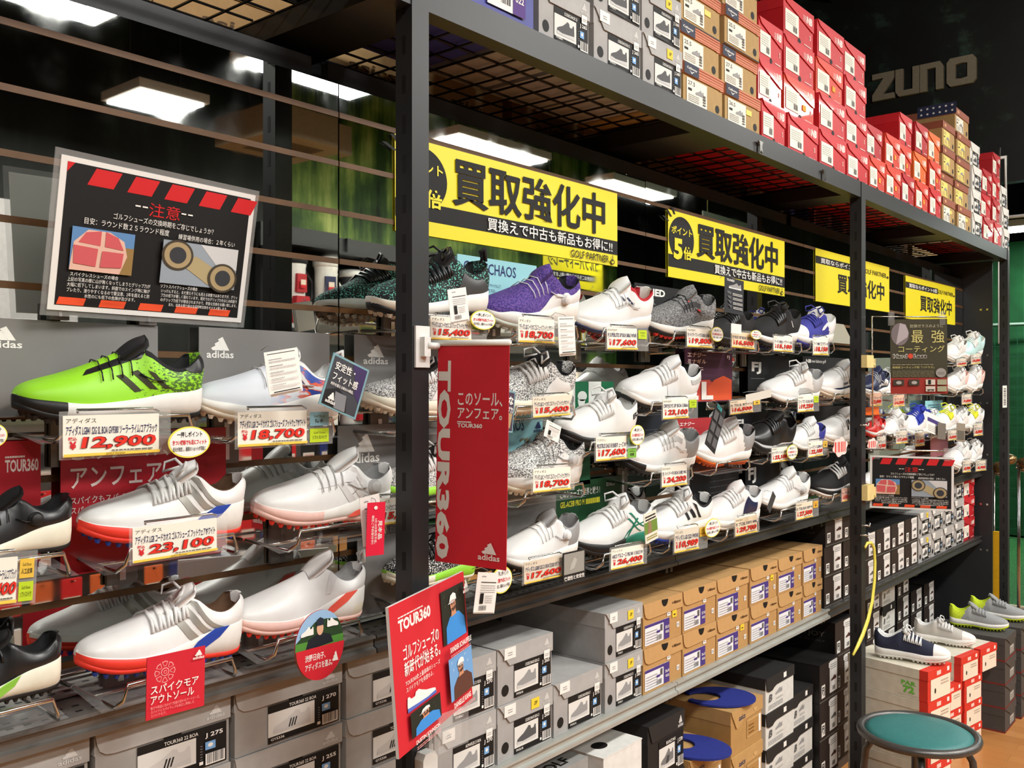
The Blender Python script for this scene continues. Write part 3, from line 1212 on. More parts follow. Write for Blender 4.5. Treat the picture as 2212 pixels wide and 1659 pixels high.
# ---- box shelf, second bay
for ci, (xa, w, vs) in enumerate(((1.245, .172, (3, 3)), (1.424, .180, (4, 0)), (1.610, .182, (1,)), (1.806, .160, (2, 2)))):
    for r, v in enumerate(vs):
        box('grey', xa, 1.232, z0 + r * .1165, w, .1155, .32, 'grey box with black label on the box shelf, %s, %s stack past the poster' % (rowname(r, len(vs)), ORD[ci]), 'grey boxes on the box shelf', v)
mx = [1.972, 2.165, 2.352, 2.560, 2.752]
mw = [.188, .183, .195, .186, .182]
for ci in range(5):
    for r in range(2):
        box('mizuno', mx[ci], 1.232, z0 + r * .112, mw[ci], .111, .32, 'brown kraft shoe box with purple label, %s row, %s from the grey boxes' % (('lower', 'upper')[r], ORD[ci]), 'kraft boxes on the box shelf', (ci + 2 * r) % 6)
for r in range(2):
    box('mizuno', 2.945, 1.232, z0 + r * .112, .158, .111, .32, 'brown kraft shoe box with purple label, %s row, nearest the black boxes' % ('lower', 'upper')[r], 'kraft boxes on the box shelf', r)
for ci in range(1):
    for r in range(3):
        box('fj', 3.135 + .01 * (r == 2), 1.236, z0 + r * .104, .165, .103, .31, 'black shoe box with tall white label beside the kraft boxes, %s' % rowname(r, 3), 'black boxes on the box shelf', 10 if r == 2 else 0)
# ---- box shelf, far bay
for ci in range(5):
    n = 3 if ci == 0 else 2
    for r in range(n):
        box('fj', 3.310 + ci * .172, 1.236, z0 + r * .104, .166, .103, .31, 'black box past the second post on the box shelf, %s, %s stack' % (rowname(r, n), ORD[ci]), 'black boxes on the box shelf', (ci + r) % 2)
for ci in range(4):
    for r in range(2 + (ci == 3)):
        box('grey', 4.178 + ci * .178, 1.236, z0 + r * .108, .172, .107, .31, 'grey box under the caution poster, %s, %s stack from the black boxes' % (rowname(r, 2 + (ci == 3)), ORD[ci]), 'grey boxes in the far bay', (4, 0, 1, 6)[ci])
for r in range(3):
    box('nb', 4.895, 1.240, z0 + r * .104, .2, .103, .31, 'red shoe box at the far end of the box shelf, %s' % rowname(r, 3), 'red boxes in the far bay', 0 if r else 3)
# ---- lower level, second bay
zb = .142
for r in range(3):
    box('flat_grey', 1.52, 1.225, zb + r * .1595, .205, .159, .30, 'flat grey box with GOLF lid under the box shelf' if r == 2 else 'grey box under the GOLF box, %s' % ROW[r], 'grey boxes under the box shelf')
for r in range(3):
    box('plain_white', 1.775, 1.215, zb + r * .1535, .165, .153, .26, 'plain white box with a round hole in its lid' if r == 2 else 'plain white box under the white box with a hole, %s' % ROW[r], 'white boxes under the box shelf')
for r in range(3):
    box('black', 2.015, 1.245, zb + r * .1525, .18, .152, .33, 'black shoe box with white shoe label under the shelf, %s' % rowname(r, 3), 'black boxes under the box shelf', 0)
for r in range(2):
    box('asics', 2.205, 1.235, zb + r * .158, .185, .157, .33, 'brown shoe box beside the black boxes, %s of the low stack' % ('lower', 'upper')[r], 'brown boxes under the box shelf')
for r in range(3):
    box('asics', 2.415, 1.22, zb + r * .131, .2, .130, .33, 'brown shoe box with folded flap near the white boxes, %s' % rowname(r, 3), 'brown boxes under the box shelf')
for ci, (xa, n) in enumerate(((2.64, 4), (2.855, 3))):
    for r in range(n):
        box('bstone', xa, 1.22 + .01 * ci, zb + r * .108, .205 - .04 * ci, .107, .32, 'white shoe box with black lid, %s, %s white stack from the brown boxes' % (rowname(r, n), ORD[ci]), 'white boxes with black lids', 0)
for r in range(3):
    box('fj', 3.03, 1.21, zb + r * .128, .165, .127, .31, 'black shoe box beside the second post below the box shelf, %s' % rowname(r, 3), 'black boxes under the box shelf', r % 2)
for r in range(4):
    box('fj', 3.205, 1.225, zb + r * .122, .165, .121, .31, 'black shoe box behind the second post below the box shelf, %s' % rowname(r, 4), 'black boxes under the box shelf', 10 if r > 1 else r % 2)
# ---- lower level, far bay
for ci in range(8):
    n = (3, 3, 4, 4, 4, 4, 3, 3)[ci]
    for r in range(n):
        kd = 'bstone' if ci in (4,) and r > 1 else 'fj'
        box(kd, 3.40 + ci * .2, 1.395, .142 + r * .112, .17, .111, .31, ('white lidded box' if kd == 'bstone' else 'black box') + ' low in the far bay, %s, %s stack past the second post' % (rowname(r, n), ORD[ci]), 'boxes low in the far bay', r % 2)
# ---- white boxes with red ends in the aisle
ya = math.radians(-10)
for r in range(6):
    box('par', 3.155, .905, FL + r * .1012, .16, .1, .28, 'white box with red end and green print behind the stool, %s' % rowname(r, 6), 'white boxes with red ends', 0, ya)
for r in range(4):
    box('par', 3.99 + .14 * (r == 3), 1.085 - .03 * (r == 3), FL + r * .1012, .16, .1, .28, 'white box with red end in the second red stack, %s' % rowname(r, 4), 'white boxes with red ends', 0, ya)
for r in range(4):
    box('par', 4.17 + .145 * (r == 3), 1.052 - .026 * (r == 3), FL + r * .1012, .16, .1, .28, 'white box with red end in the third red stack, %s' % rowname(r, 4), 'white boxes with red ends', 0, ya)
for r in range(4):
    box('puma', 4.52, .975, FL + r * .104, .2, .103, .30, 'charcoal shoe box with red base stripe, %s beside the red ended boxes' % rowname(r, 4), 'charcoal boxes on the floor', 0, 0)
for r in range(4):
    box('puma', 4.76, .96, FL + r * .104, .2, .103, .30, 'charcoal shoe box at the right edge of the picture, %s' % rowname(r, 4), 'charcoal boxes on the floor', 0, 0)
# ------------------------------------------------------------------ golf shoes
SL = .27


def curve(pts, s):
    n = len(pts)
    if s <= pts[0][0]:
        return pts[0][1]
    for i in range(n - 1):
        if s <= pts[i + 1][0]:
            x0, y0 = pts[i]
            x1, y1 = pts[i + 1]
            t = (s - x0) / (x1 - x0)

            def slope(k):
                if k <= 0:
                    return (pts[1][1] - pts[0][1]) / (pts[1][0] - pts[0][0])
                if k >= n - 1:
                    return (pts[-1][1] - pts[-2][1]) / (pts[-1][0] - pts[-2][0])
                return (pts[k + 1][1] - pts[k - 1][1]) / (pts[k + 1][0] - pts[k - 1][0])
            d = x1 - x0
            m0, m1 = slope(i) * d, slope(i + 1) * d
            return (2 * t ** 3 - 3 * t * t + 1) * y0 + (t ** 3 - 2 * t * t + t) * m0 + (-2 * t ** 3 + 3 * t * t) * y1 + (t ** 3 - t * t) * m1
    return pts[-1][1]


def sstep(a, b, x):
    t = min(1, max(0, (x - a) / (b - a)))
    return t * t * (3 - 2 * t)


WID = [(0, 0), (.012, .014), (.035, .0245), (.08, .034), (.16, .042), (.28, .0465), (.38, .0455), (.5, .040), (.62, .0345), (.75, .0335), (.86, .0345), (.93, .0320), (.965, .0265), (.988, .0165), (1, 0)]
HGT = [(0, .026), (.015, .035), (.05, .043), (.12, .050), (.22, .058), (.32, .068), (.42, .080), (.52, .092), (.6, .101), (.66, .104)]
RIM = [(.55, .098), (.62, .101), (.68, .090), (.75, .076), (.82, .070), (.88, .074), (.94, .088), (.975, .096), (1, .094)]
ZB = [(0, .017), (.05, .011), (.12, .005), (.22, .001), (.4, .001), (.6, .003), (.8, .001), (.93, .002), (1, .007)]


class ShoeForm:
    def __init__(s, st):
        hb, fb = st.get('heel', .036), st.get('fore', .021)
        s.zt_pts = [(0, .030), (.06, .027), (.16, fb + .003), (.3, fb), (.45, fb + .002), (.6, fb + .35 * (hb - fb)), (.75, fb + .8 * (hb - fb)), (.88, hb), (1, hb + .006)]
        s.low = st.get('low', 0.0)

    def zt(s, u):
        return curve(s.zt_pts, u)

    def opened(s, u):
        return sstep(.60, .66, u) * (1 - sstep(.945, .975, u))

    def outer(s, u, q, side):
        zt = s.zt(u) - .003
        w = max(0.0, curve(WID, u)) * .97
        h = curve(HGT, u) if u < .6 else curve(RIM, u)
        h = max(h, zt + .004)
        n = 2.5 - .9 * sstep(.15, .55, u) + 1.3 * sstep(.9, .97, u)
        th = math.radians(68 * q)
        yc, zc = w * math.cos(th) ** (2 / n), zt + (h - zt) * math.sin(th) ** (2 / n)
        o = s.opened(u)
        if o > 0:
            hr = curve(RIM, u)
            wr = min(.0265, w * .86)
            yo, zo = w + (wr - w) * q ** 1.5 + .003 * math.sin(math.pi * q), zt + (hr - zt) * q
            yc, zc = yc + (yo - yc) * o, zc + (zo - zc) * o
        x = u * SL
        if u > .9:
            x += .004 * math.sin(math.pi * q) * sstep(.9, 1, u) - .004 * q * sstep(.9, 1, u)
        return Vector((x, side * yc, zc))

    def inner(s, u, t, side):
        zt = s.zt(u) - .003
        w = max(0.0, curve(WID, u)) * .97
        h = curve(HGT, u) if u < .6 else curve(RIM, u)
        h = max(h, zt + .004)
        n = 2.5 - .9 * sstep(.15, .55, u) + 1.3 * sstep(.9, .97, u)
        th = math.radians(68 + 22 * t)
        yc, zc = w * max(0, math.cos(th)) ** (2 / n), zt + (h - zt) * math.sin(th) ** (2 / n)
        if t >= 1:
            yc = 0
        o = s.opened(u)
        if o > 0:
            hr = curve(RIM, u)
            wr = min(.0265, w * .86)
            prof = [(0, 1.0, hr), (.2, .90, hr + .0015), (.4, .80, hr - .005), (.6, .74, zt + .022), (.8, .6, zt + .013), (1, 0, zt + .012)]
            for a, b in zip(prof, prof[1:]):
                if t <= b[0] + 1e-6:
                    k = (t - a[0]) / (b[0] - a[0])
                    yo, zo = wr * (a[1] + (b[1] - a[1]) * k), a[2] + (b[2] - a[2]) * k
                    break
            yc, zc = yc + (yo - yc) * o, zc + (zo - zc) * o
        return Vector((u * SL, side * yc, zc))

    def normal(s, u, q, side):
        a = s.outer(min(1, u + .01), q, side) - s.outer(max(0, u - .01), q, side)
        b = s.outer(u, min(1, q + .03), side) - s.outer(u, max(0, q - .03), side)
        n = a.cross(b)
        if n.y * side < 0 or (abs(n.y) < 1e-9 and n.z < 0):
            n = -n
        return n.normalized() if n.length > 0 else Vector((0, side, 0))


def shoe_parts(st):
    F = ShoeForm(st)
    parts = []
    NS, NQ, NI = 46, 9, 5
    us = [.5 - .5 * math.cos(math.pi * i / NS) for i in range(NS + 1)]
    # upper with its lining
    mb = MB()
    rows = []
    for u in us:
        r = [F.outer(u, q / NQ, -1) for q in range(NQ + 1)] + [F.inner(u, t / NI, -1) for t in range(1, NI + 1)]
        r += [F.inner(u, t / NI, 1) for t in range(NI - 1, 0, -1)] + [F.outer(u, q / NQ, 1) for q in range(NQ, -1, -1)]
        rows.append(r)
    nc = len(rows[0])
    b0 = len(mb.v)
    mb.v += [tuple(v) for r in rows for v in r]
    for i in range(NS):
        for j in range(nc - 1):
            u = (us[i] + us[i + 1]) / 2
            jj = min(j, nc - 2 - j)
            m = st['upper']
            if jj >= NQ and F.opened(u) > .5:
                m = st['lining']
            elif jj >= NQ - 1 and F.opened(u) > .3 and st.get('collar'):
                m = st['collar']
            elif st.get('toe') and u < .2:
                m = st['toe']
            elif st.get('rear') and u > .80 - .012 * jj:
                m = st['rear']
            elif st.get('rand') and jj < 1:
                m = st['rand']
            mb.f.append((b0 + i * nc + j, b0 + (i + 1) * nc + j, b0 + (i + 1) * nc + j + 1, b0 + i * nc + j + 1))
            mb.m.append(mb.mi(m))
            mb.sm.append(True)
    parts.append(('upper', mb))

    def sole(levels, mats):
        mb = MB()
        rws = []
        for u in us:
            w = max(0, curve(WID, u))
            zb, zt = curve(ZB, u), F.zt(u)
            r = []
            for sgn in (-1, 1):
                pr = [(w * a + b_ * min(1, w / .02), zb * (1 - c) + zt * c + d) for a, b_, c, d in levels]
                pr = [(sgn * y, z) for y, z in pr]
                r += pr if sgn < 0 else pr[::-1][1:]
            rws.append([Vector((u * SL, y, z)) for y, z in r])
        n = len(rws[0])
        mb.v += [tuple(v) for r in rws for v in r]
        for i in range(NS):
            for j in range(n):
                u = (us[i] + us[i + 1]) / 2
                m = mats(u, min(j, n - 1 - j))
                mb.f.append((i * n + j, i * n + (j + 1) % n, (i + 1) * n + (j + 1) % n, (i + 1) * n + j))
                mb.m.append(mb.mi(m))
                mb.sm.append(True)
        return mb
    # levels run from the bottom centre out and up to the top centre
    parts.append(('midsole', sole([(.0, 0, 0, .0), (.80, 0, 0, .0), (.98, .0, .08, .0), (1.0, .0025, .45, 0), (.99, .0015, .9, 0), (.9, 0, 1, .0), (0, 0, 1, .001)], st['mid'])))
    ob = sole([(.0, 0, 0, -.006), (.78, 0, 0, -.006), (.95, .0, .0, -.003), (.985, .0012, .0, .003), (.9, 0, .1, .002), (0, 0, .05, .002)], st['out'] if callable(st['out']) else (lambda u, j: st['out']))
    cm = st.get('cleat') or (st['out'](.5, 0) if callable(st['out']) else st['out'])
    for i in range(16):
        u = .08 + .055 * i
        if .5 < u < .62:
            continue
        for sg in (-.72, -.0, .72):
            if sg == 0 and i % 2:
                continue
            yy = sg * curve(WID, u)
            zb = curve(ZB, u) - .005
            c = [(u * SL + .006 * math.cos(a * math.pi / 3), yy + .006 * math.sin(a * math.pi / 3), zb) for a in range(6)]
            d = [(u * SL + .003 * math.cos(a * math.pi / 3), yy + .003 * math.sin(a * math.pi / 3), zb - .007) for a in range(6)]
            ob.add(c + d, [(a, (a + 1) % 6, (a + 1) % 6 + 6, a + 6) for a in range(6)] + [tuple(range(11, 5, -1))], cm)
    parts.append(('outsole', ob))
    # tongue
    if st.get('tongue'):
        mb = MB()
        tl = st.get('tongue_len', 1.0)
        NV, NW = 9, 6
        g0, g1 = [], []
        for i in range(NV + 1):
            v = i / NV
            x = (.52 + .15 * v * tl) * SL
            zc = .089 + .027 * v * tl + .004 * math.sin(math.pi * v)
            hw = .018 + .005 * math.sin(math.pi * min(1, v * 1.1)) - .011 * sstep(.80, 1, v)
            for j in range(NW + 1):
                y = (j / NW * 2 - 1)
                z = zc - .010 * y * y
                g0.append((x - .002, y * hw, z + .003))
                g1.append((x + .003, y * hw * .95, z - .003 - .002 * math.sin(math.pi * v)))
        n = NW + 1
        fs = []
        for i in range(NV):
            for j in range(NW):
                a = i * n + j
                fs.append((a, a + n, a + n + 1, a + 1))
                c = a + len(g0)
                fs.append((c, c + 1, c + n + 1, c + n))
        for i in range(NV):
            for j in (0, NW):
                a = i * n + j
                fs.append((a, a + n, a + n + len(g0), a + len(g0)))
        for j in range(NW):
            a = NV * n + j
            fs.append((a, a + 1, a + 1 + len(g0), a + len(g0)))
        mb.add(g0 + g1, fs, st['tongue'], True)
        parts.append(('tongue', mb))

    def surf(u, t, off):
        """t from -1 to 1 across the top."""
        sd = -1 if t < 0 else 1
        q = 1 - abs(t)
        p = F.outer(u, min(1, q), sd) if q < 1 else F.inner(u, 1, 1)
        if abs(t) < .12:
            p = F.inner(u, 1 - abs(t) / .12, sd)
        n = F.normal(u, min(.98, q), sd)
        if abs(t) < .3:
            n = (n * (abs(t) / .3) + Vector((-.3, 0, 1)) * (1 - abs(t) / .3)).normalized()
        return p + n * off
    if st.get('laces'):
        mb = MB()
        for i in range(5):
            u = .37 + .05 * i
            for sg in (-1, 1):
                pts = [surf(u + .028 * (.5 + .5 * sg * t / .45), t, .0035) for t in (-.45, -.3, -.15, 0, .15, .3, .45)]
                mb.tube(pts, .0026, st['laces'], 6)
        if st.get('bow', True):
            for sg in (-1, 1):
                c = surf(.60, 0, .006)
                mb.tube([c, c + Vector((-.006, sg * .018, .010)), c + Vector((-.016, sg * .032, .002)), c + Vector((-.022, sg * .024, -.012)), c + Vector((-.004, sg * .006, -.001))], .0024, st['laces'], 6)
        parts.append(('laces', mb))
    if st.get('wires'):
        mb = MB()
        for i in range(4):
            u = .40 + .055 * i
            mb.tube([surf(u + .02 * t, t, .004) for t in (-.5, -.3, -.1, .1, .3, .5)], .0011, st['wires'], 5)
        mb.tube([surf(.60, -.5, .003), surf(.66, -.6, .003), surf(.73, -.55, .004)], .0011, st['wires'], 5)
        parts.append(('lace_wire', mb))

    def patch(mb, c, sd, m, off=.0010, nu=7, nv=7):
        vs = []
        for i in range(nu + 1):
            for j in range(nv + 1):
                a, b_ = i / nu, j / nv
                u = (c[0][0] * (1 - a) + c[1][0] * a) * (1 - b_) + (c[3][0] * (1 - a) + c[2][0] * a) * b_
                q = (c[0][1] * (1 - a) + c[1][1] * a) * (1 - b_) + (c[3][1] * (1 - a) + c[2][1] * a) * b_
                vs.append(F.outer(u, q, sd) + F.normal(u, q, sd) * off)
        n = nv + 1
        mb.add(vs, [(i * n + j, (i + 1) * n + j, (i + 1) * n + j + 1, i * n + j + 1) for i in range(nu) for j in range(nv)], m, True)
    for nm, mat, polys in st.get('deco', ()):
        for sd in (-1, 1):
            mb = MB()
            for c in polys:
                patch(mb, c, sd, mat)
            parts.append((nm, mb))
    if st.get('dial'):
        u, q = st.get('dial_at', (.74, .52))
        p, n = F.outer(u, q, -1), F.normal(u, q, -1)
        mb = MB()
        mb.lathe([(.013, 0), (.0135, .003), (.011, .0035), (.0105, .0085), (.009, .010), (.0, .0102)], st['dial'], 20)
        R = n.to_track_quat('Z', 'Y').to_matrix()
        mb.v = [tuple(R @ Vector(v) + p) for v in mb.v]
        parts.append(('dial', mb))
    if st.get('plug'):
        nm, mat, pts = st['plug']
        for sd in (-1, 1):
            mb = MB()
            vs = []
            for u, c in pts:
                w = curve(WID, u) + .0035
                vs.append((u * SL, sd * w, curve(ZB, u) * (1 - c) + F.zt(u) * c))
            mb.add(vs, [tuple(range(len(vs)))], mat)
            parts.append((nm, mb))
    if st.get('script'):
        body, m, u0, q0, u1, q1 = st['script']
        vs, fs, a0, a1, b0_, b1 = text2d(body, .02)
        mb = MB()
        out = []
        for a, b_ in vs:
            ta, tb = (a - a0) / (a1 - a0), (b_ - b0_) / (b1 - b0_)
            u = u0 + (u1 - u0) * ta
            q = q0 + (q1 - q0) * tb
            out.append(F.outer(u, q, -1) + F.normal(u, q, -1) * .0012)
        mb.add(out, fs, m)
        parts.append(('lettering', mb))
    if st.get('tab'):
        mb = MB()
        mb.tube([(.985 * SL, 0, .088), (.965 * SL, 0, .112), (1.0 * SL, 0, .118), (1.015 * SL, 0, .094)], .005, st['tab'], 8)
        parts.append(('pull_tab', mb))
    return [(n, m.mesh(n)) for n, m in parts]


def leather(name, rgb, rough=.38):
    return mt('leather_' + name, rgb, rough, var=.02, scale=60, spec=.5)


def cloth(name, rgb):
    return mt('cloth_' + name, rgb, .85, var=.08, scale=160, bump=.2)


def rubber(name, rgb, rough=.5):
    return mt('rubber_' + name, rgb, rough, var=.04, scale=50)


LW, LG, LGD = leather('white', (232, 232, 230)), leather('silver', (188, 188, 186)), leather('steel', (150, 150, 150))
LK, LN = leather('black', (30, 30, 31), .33), leather('navy', (32, 40, 74))
RW, RK, RR = rubber('white', (232, 230, 224)), rubber('black', (28, 27, 26)), rubber('red', (236, 60, 44))
RP, RCR, RBL = rubber('pale_pink', (236, 196, 186)), rubber('cream', (232, 228, 208)), rubber('blue', (36, 70, 170))
RORANGE, RTR = rubber('orange', (226, 104, 30)), rubber('translucent', (226, 214, 194))
CK, CW, CG = cloth('black', (30, 30, 32)), cloth('white', (226, 226, 224)), cloth('grey', (140, 140, 140))
LINERED, LINEBRN = cloth('red', (176, 34, 42)), cloth('brown', (92, 66, 46))
KNITBW = speckle('knit_grey_white', (90, 90, 92), (226, 226, 222), 420)
KNITTEAL = speckle('knit_black_teal', (22, 24, 26), (110, 196, 180), 330, .56, .60)
KNITPUR = speckle('knit_purple', (58, 42, 120), (104, 74, 150), 300, .44, .56)
KNITGREY = speckle('knit_heather_grey', (84, 84, 86), (150, 150, 150), 500, .42, .58, stretch=(.25, 1, 1))
KNITBK = speckle('knit_black_white', (20, 20, 22), (214, 214, 210), 300, .54, .58)
SILVER = leather('metallic', (190, 186, 178), .3)


def lime_mat():
    m = bpy.data.materials.new('lime_snake_print')
    m.use_nodes = True
    nt = m.node_tree
    b = nt.nodes['Principled BSDF']
    b.inputs['Roughness'].default_value = .5
    tc = nt.nodes.new('ShaderNodeTexCoord')
    mp = nt.nodes.new('ShaderNodeMapping')
    mp.inputs['Scale'].default_value = (1, 1, 2.0)
    n = nt.nodes.new('ShaderNodeTexNoise')
    n.inputs['Scale'].default_value = 190
    sx = nt.nodes.new('ShaderNodeSeparateXYZ')
    a = nt.nodes.new('ShaderNodeMapRange')
    a.inputs[1].default_value, a.inputs[2].default_value = .12, .22
    a.inputs[3].default_value, a.inputs[4].default_value = .30, -.02
    ad = nt.nodes.new('ShaderNodeMath')
    ad.operation = 'ADD'
    r = nt.nodes.new('ShaderNodeValToRGB')
    r.color_ramp.elements[0].position, r.color_ramp.elements[1].position = .48, .53
    r.color_ramp.elements[0].color = (*lin((74, 112, 40)), 1)
    r.color_ramp.elements[1].color = (*lin((152, 222, 40)), 1)
    nt.links.new(tc.outputs['Object'], mp.inputs[0])
    nt.links.new(mp.outputs[0], n.inputs['Vector'])
    nt.links.new(tc.outputs['Object'], sx.inputs[0])
    nt.links.new(sx.outputs[0], a.inputs[0])
    nt.links.new(n.outputs['Fac'], ad.inputs[0])
    nt.links.new(a.outputs[0], ad.inputs[1])
    nt.links.new(ad.outputs[0], r.inputs[0])
    nt.links.new(r.outputs[0], b.inputs['Base Color'])
    return m


def floral_mat():
    m = bpy.data.materials.new('white_with_blue_orange_print')
    m.use_nodes = True
    nt = m.node_tree
    b = nt.nodes['Principled BSDF']
    b.inputs['Roughness'].default_value = .6
    tc = nt.nodes.new('ShaderNodeTexCoord')
    mp = nt.nodes.new('ShaderNodeMapping')
    mp.inputs['Scale'].default_value = (.5, 1, 1.6)
    n = nt.nodes.new('ShaderNodeTexNoise')
    n.inputs['Scale'].default_value = 55
    n.inputs['Detail'].default_value = 4
    sx = nt.nodes.new('ShaderNodeSeparateXYZ')
    a = nt.nodes.new('ShaderNodeMapRange')
    a.inputs[1].default_value, a.inputs[2].default_value = .11, .19
    a.inputs[3].default_value, a.inputs[4].default_value = 0, 1
    r = nt.nodes.new('ShaderNodeValToRGB')
    e = r.color_ramp.elements
    e.new(.5), e.new(.56)
    for k, (p, c) in enumerate(((.42, (222, 226, 232)), (.47, (226, 96, 66)), (.53, (222, 92, 60)), (.57, (44, 72, 160)))):
        e[k].position = p
        e[k].color = (*lin(c), 1)
    mx = nt.nodes.new('ShaderNodeMix')
    mx.data_type = 'RGBA'
    mx.inputs[6].default_value = (*lin((214, 219, 226)), 1)
    nt.links.new(tc.outputs['Object'], mp.inputs[0])
    nt.links.new(mp.outputs[0], n.inputs['Vector'])
    nt.links.new(n.outputs['Fac'], r.inputs[0])
    nt.links.new(tc.outputs['Object'], sx.inputs[0])
    nt.links.new(sx.outputs[0], a.inputs[0])
    nt.links.new(a.outputs[0], mx.inputs[0])
    nt.links.new(r.outputs[0], mx.inputs[7])
    nt.links.new(mx.outputs[2], b.inputs['Base Color'])
    return m


LIME, FLORAL = lime_mat(), floral_mat()


def bars3(u0, du, w, lean, q0, q1):
    return [[(u0 + du * i + lean, q0), (u0 + du * i + lean + w, q0), (u0 + du * i + w, q1), (u0 + du * i, q1)] for i in range(3)]


def one(m):
    return lambda u, j: m


def toe_heel(front, mid, rear=None, a=.30, lim=3):
    def f(u, j):
        if u < a and j <= lim:
            return front
        if rear and u > .86 and j <= 2:
            return rear
        return mid
    return f


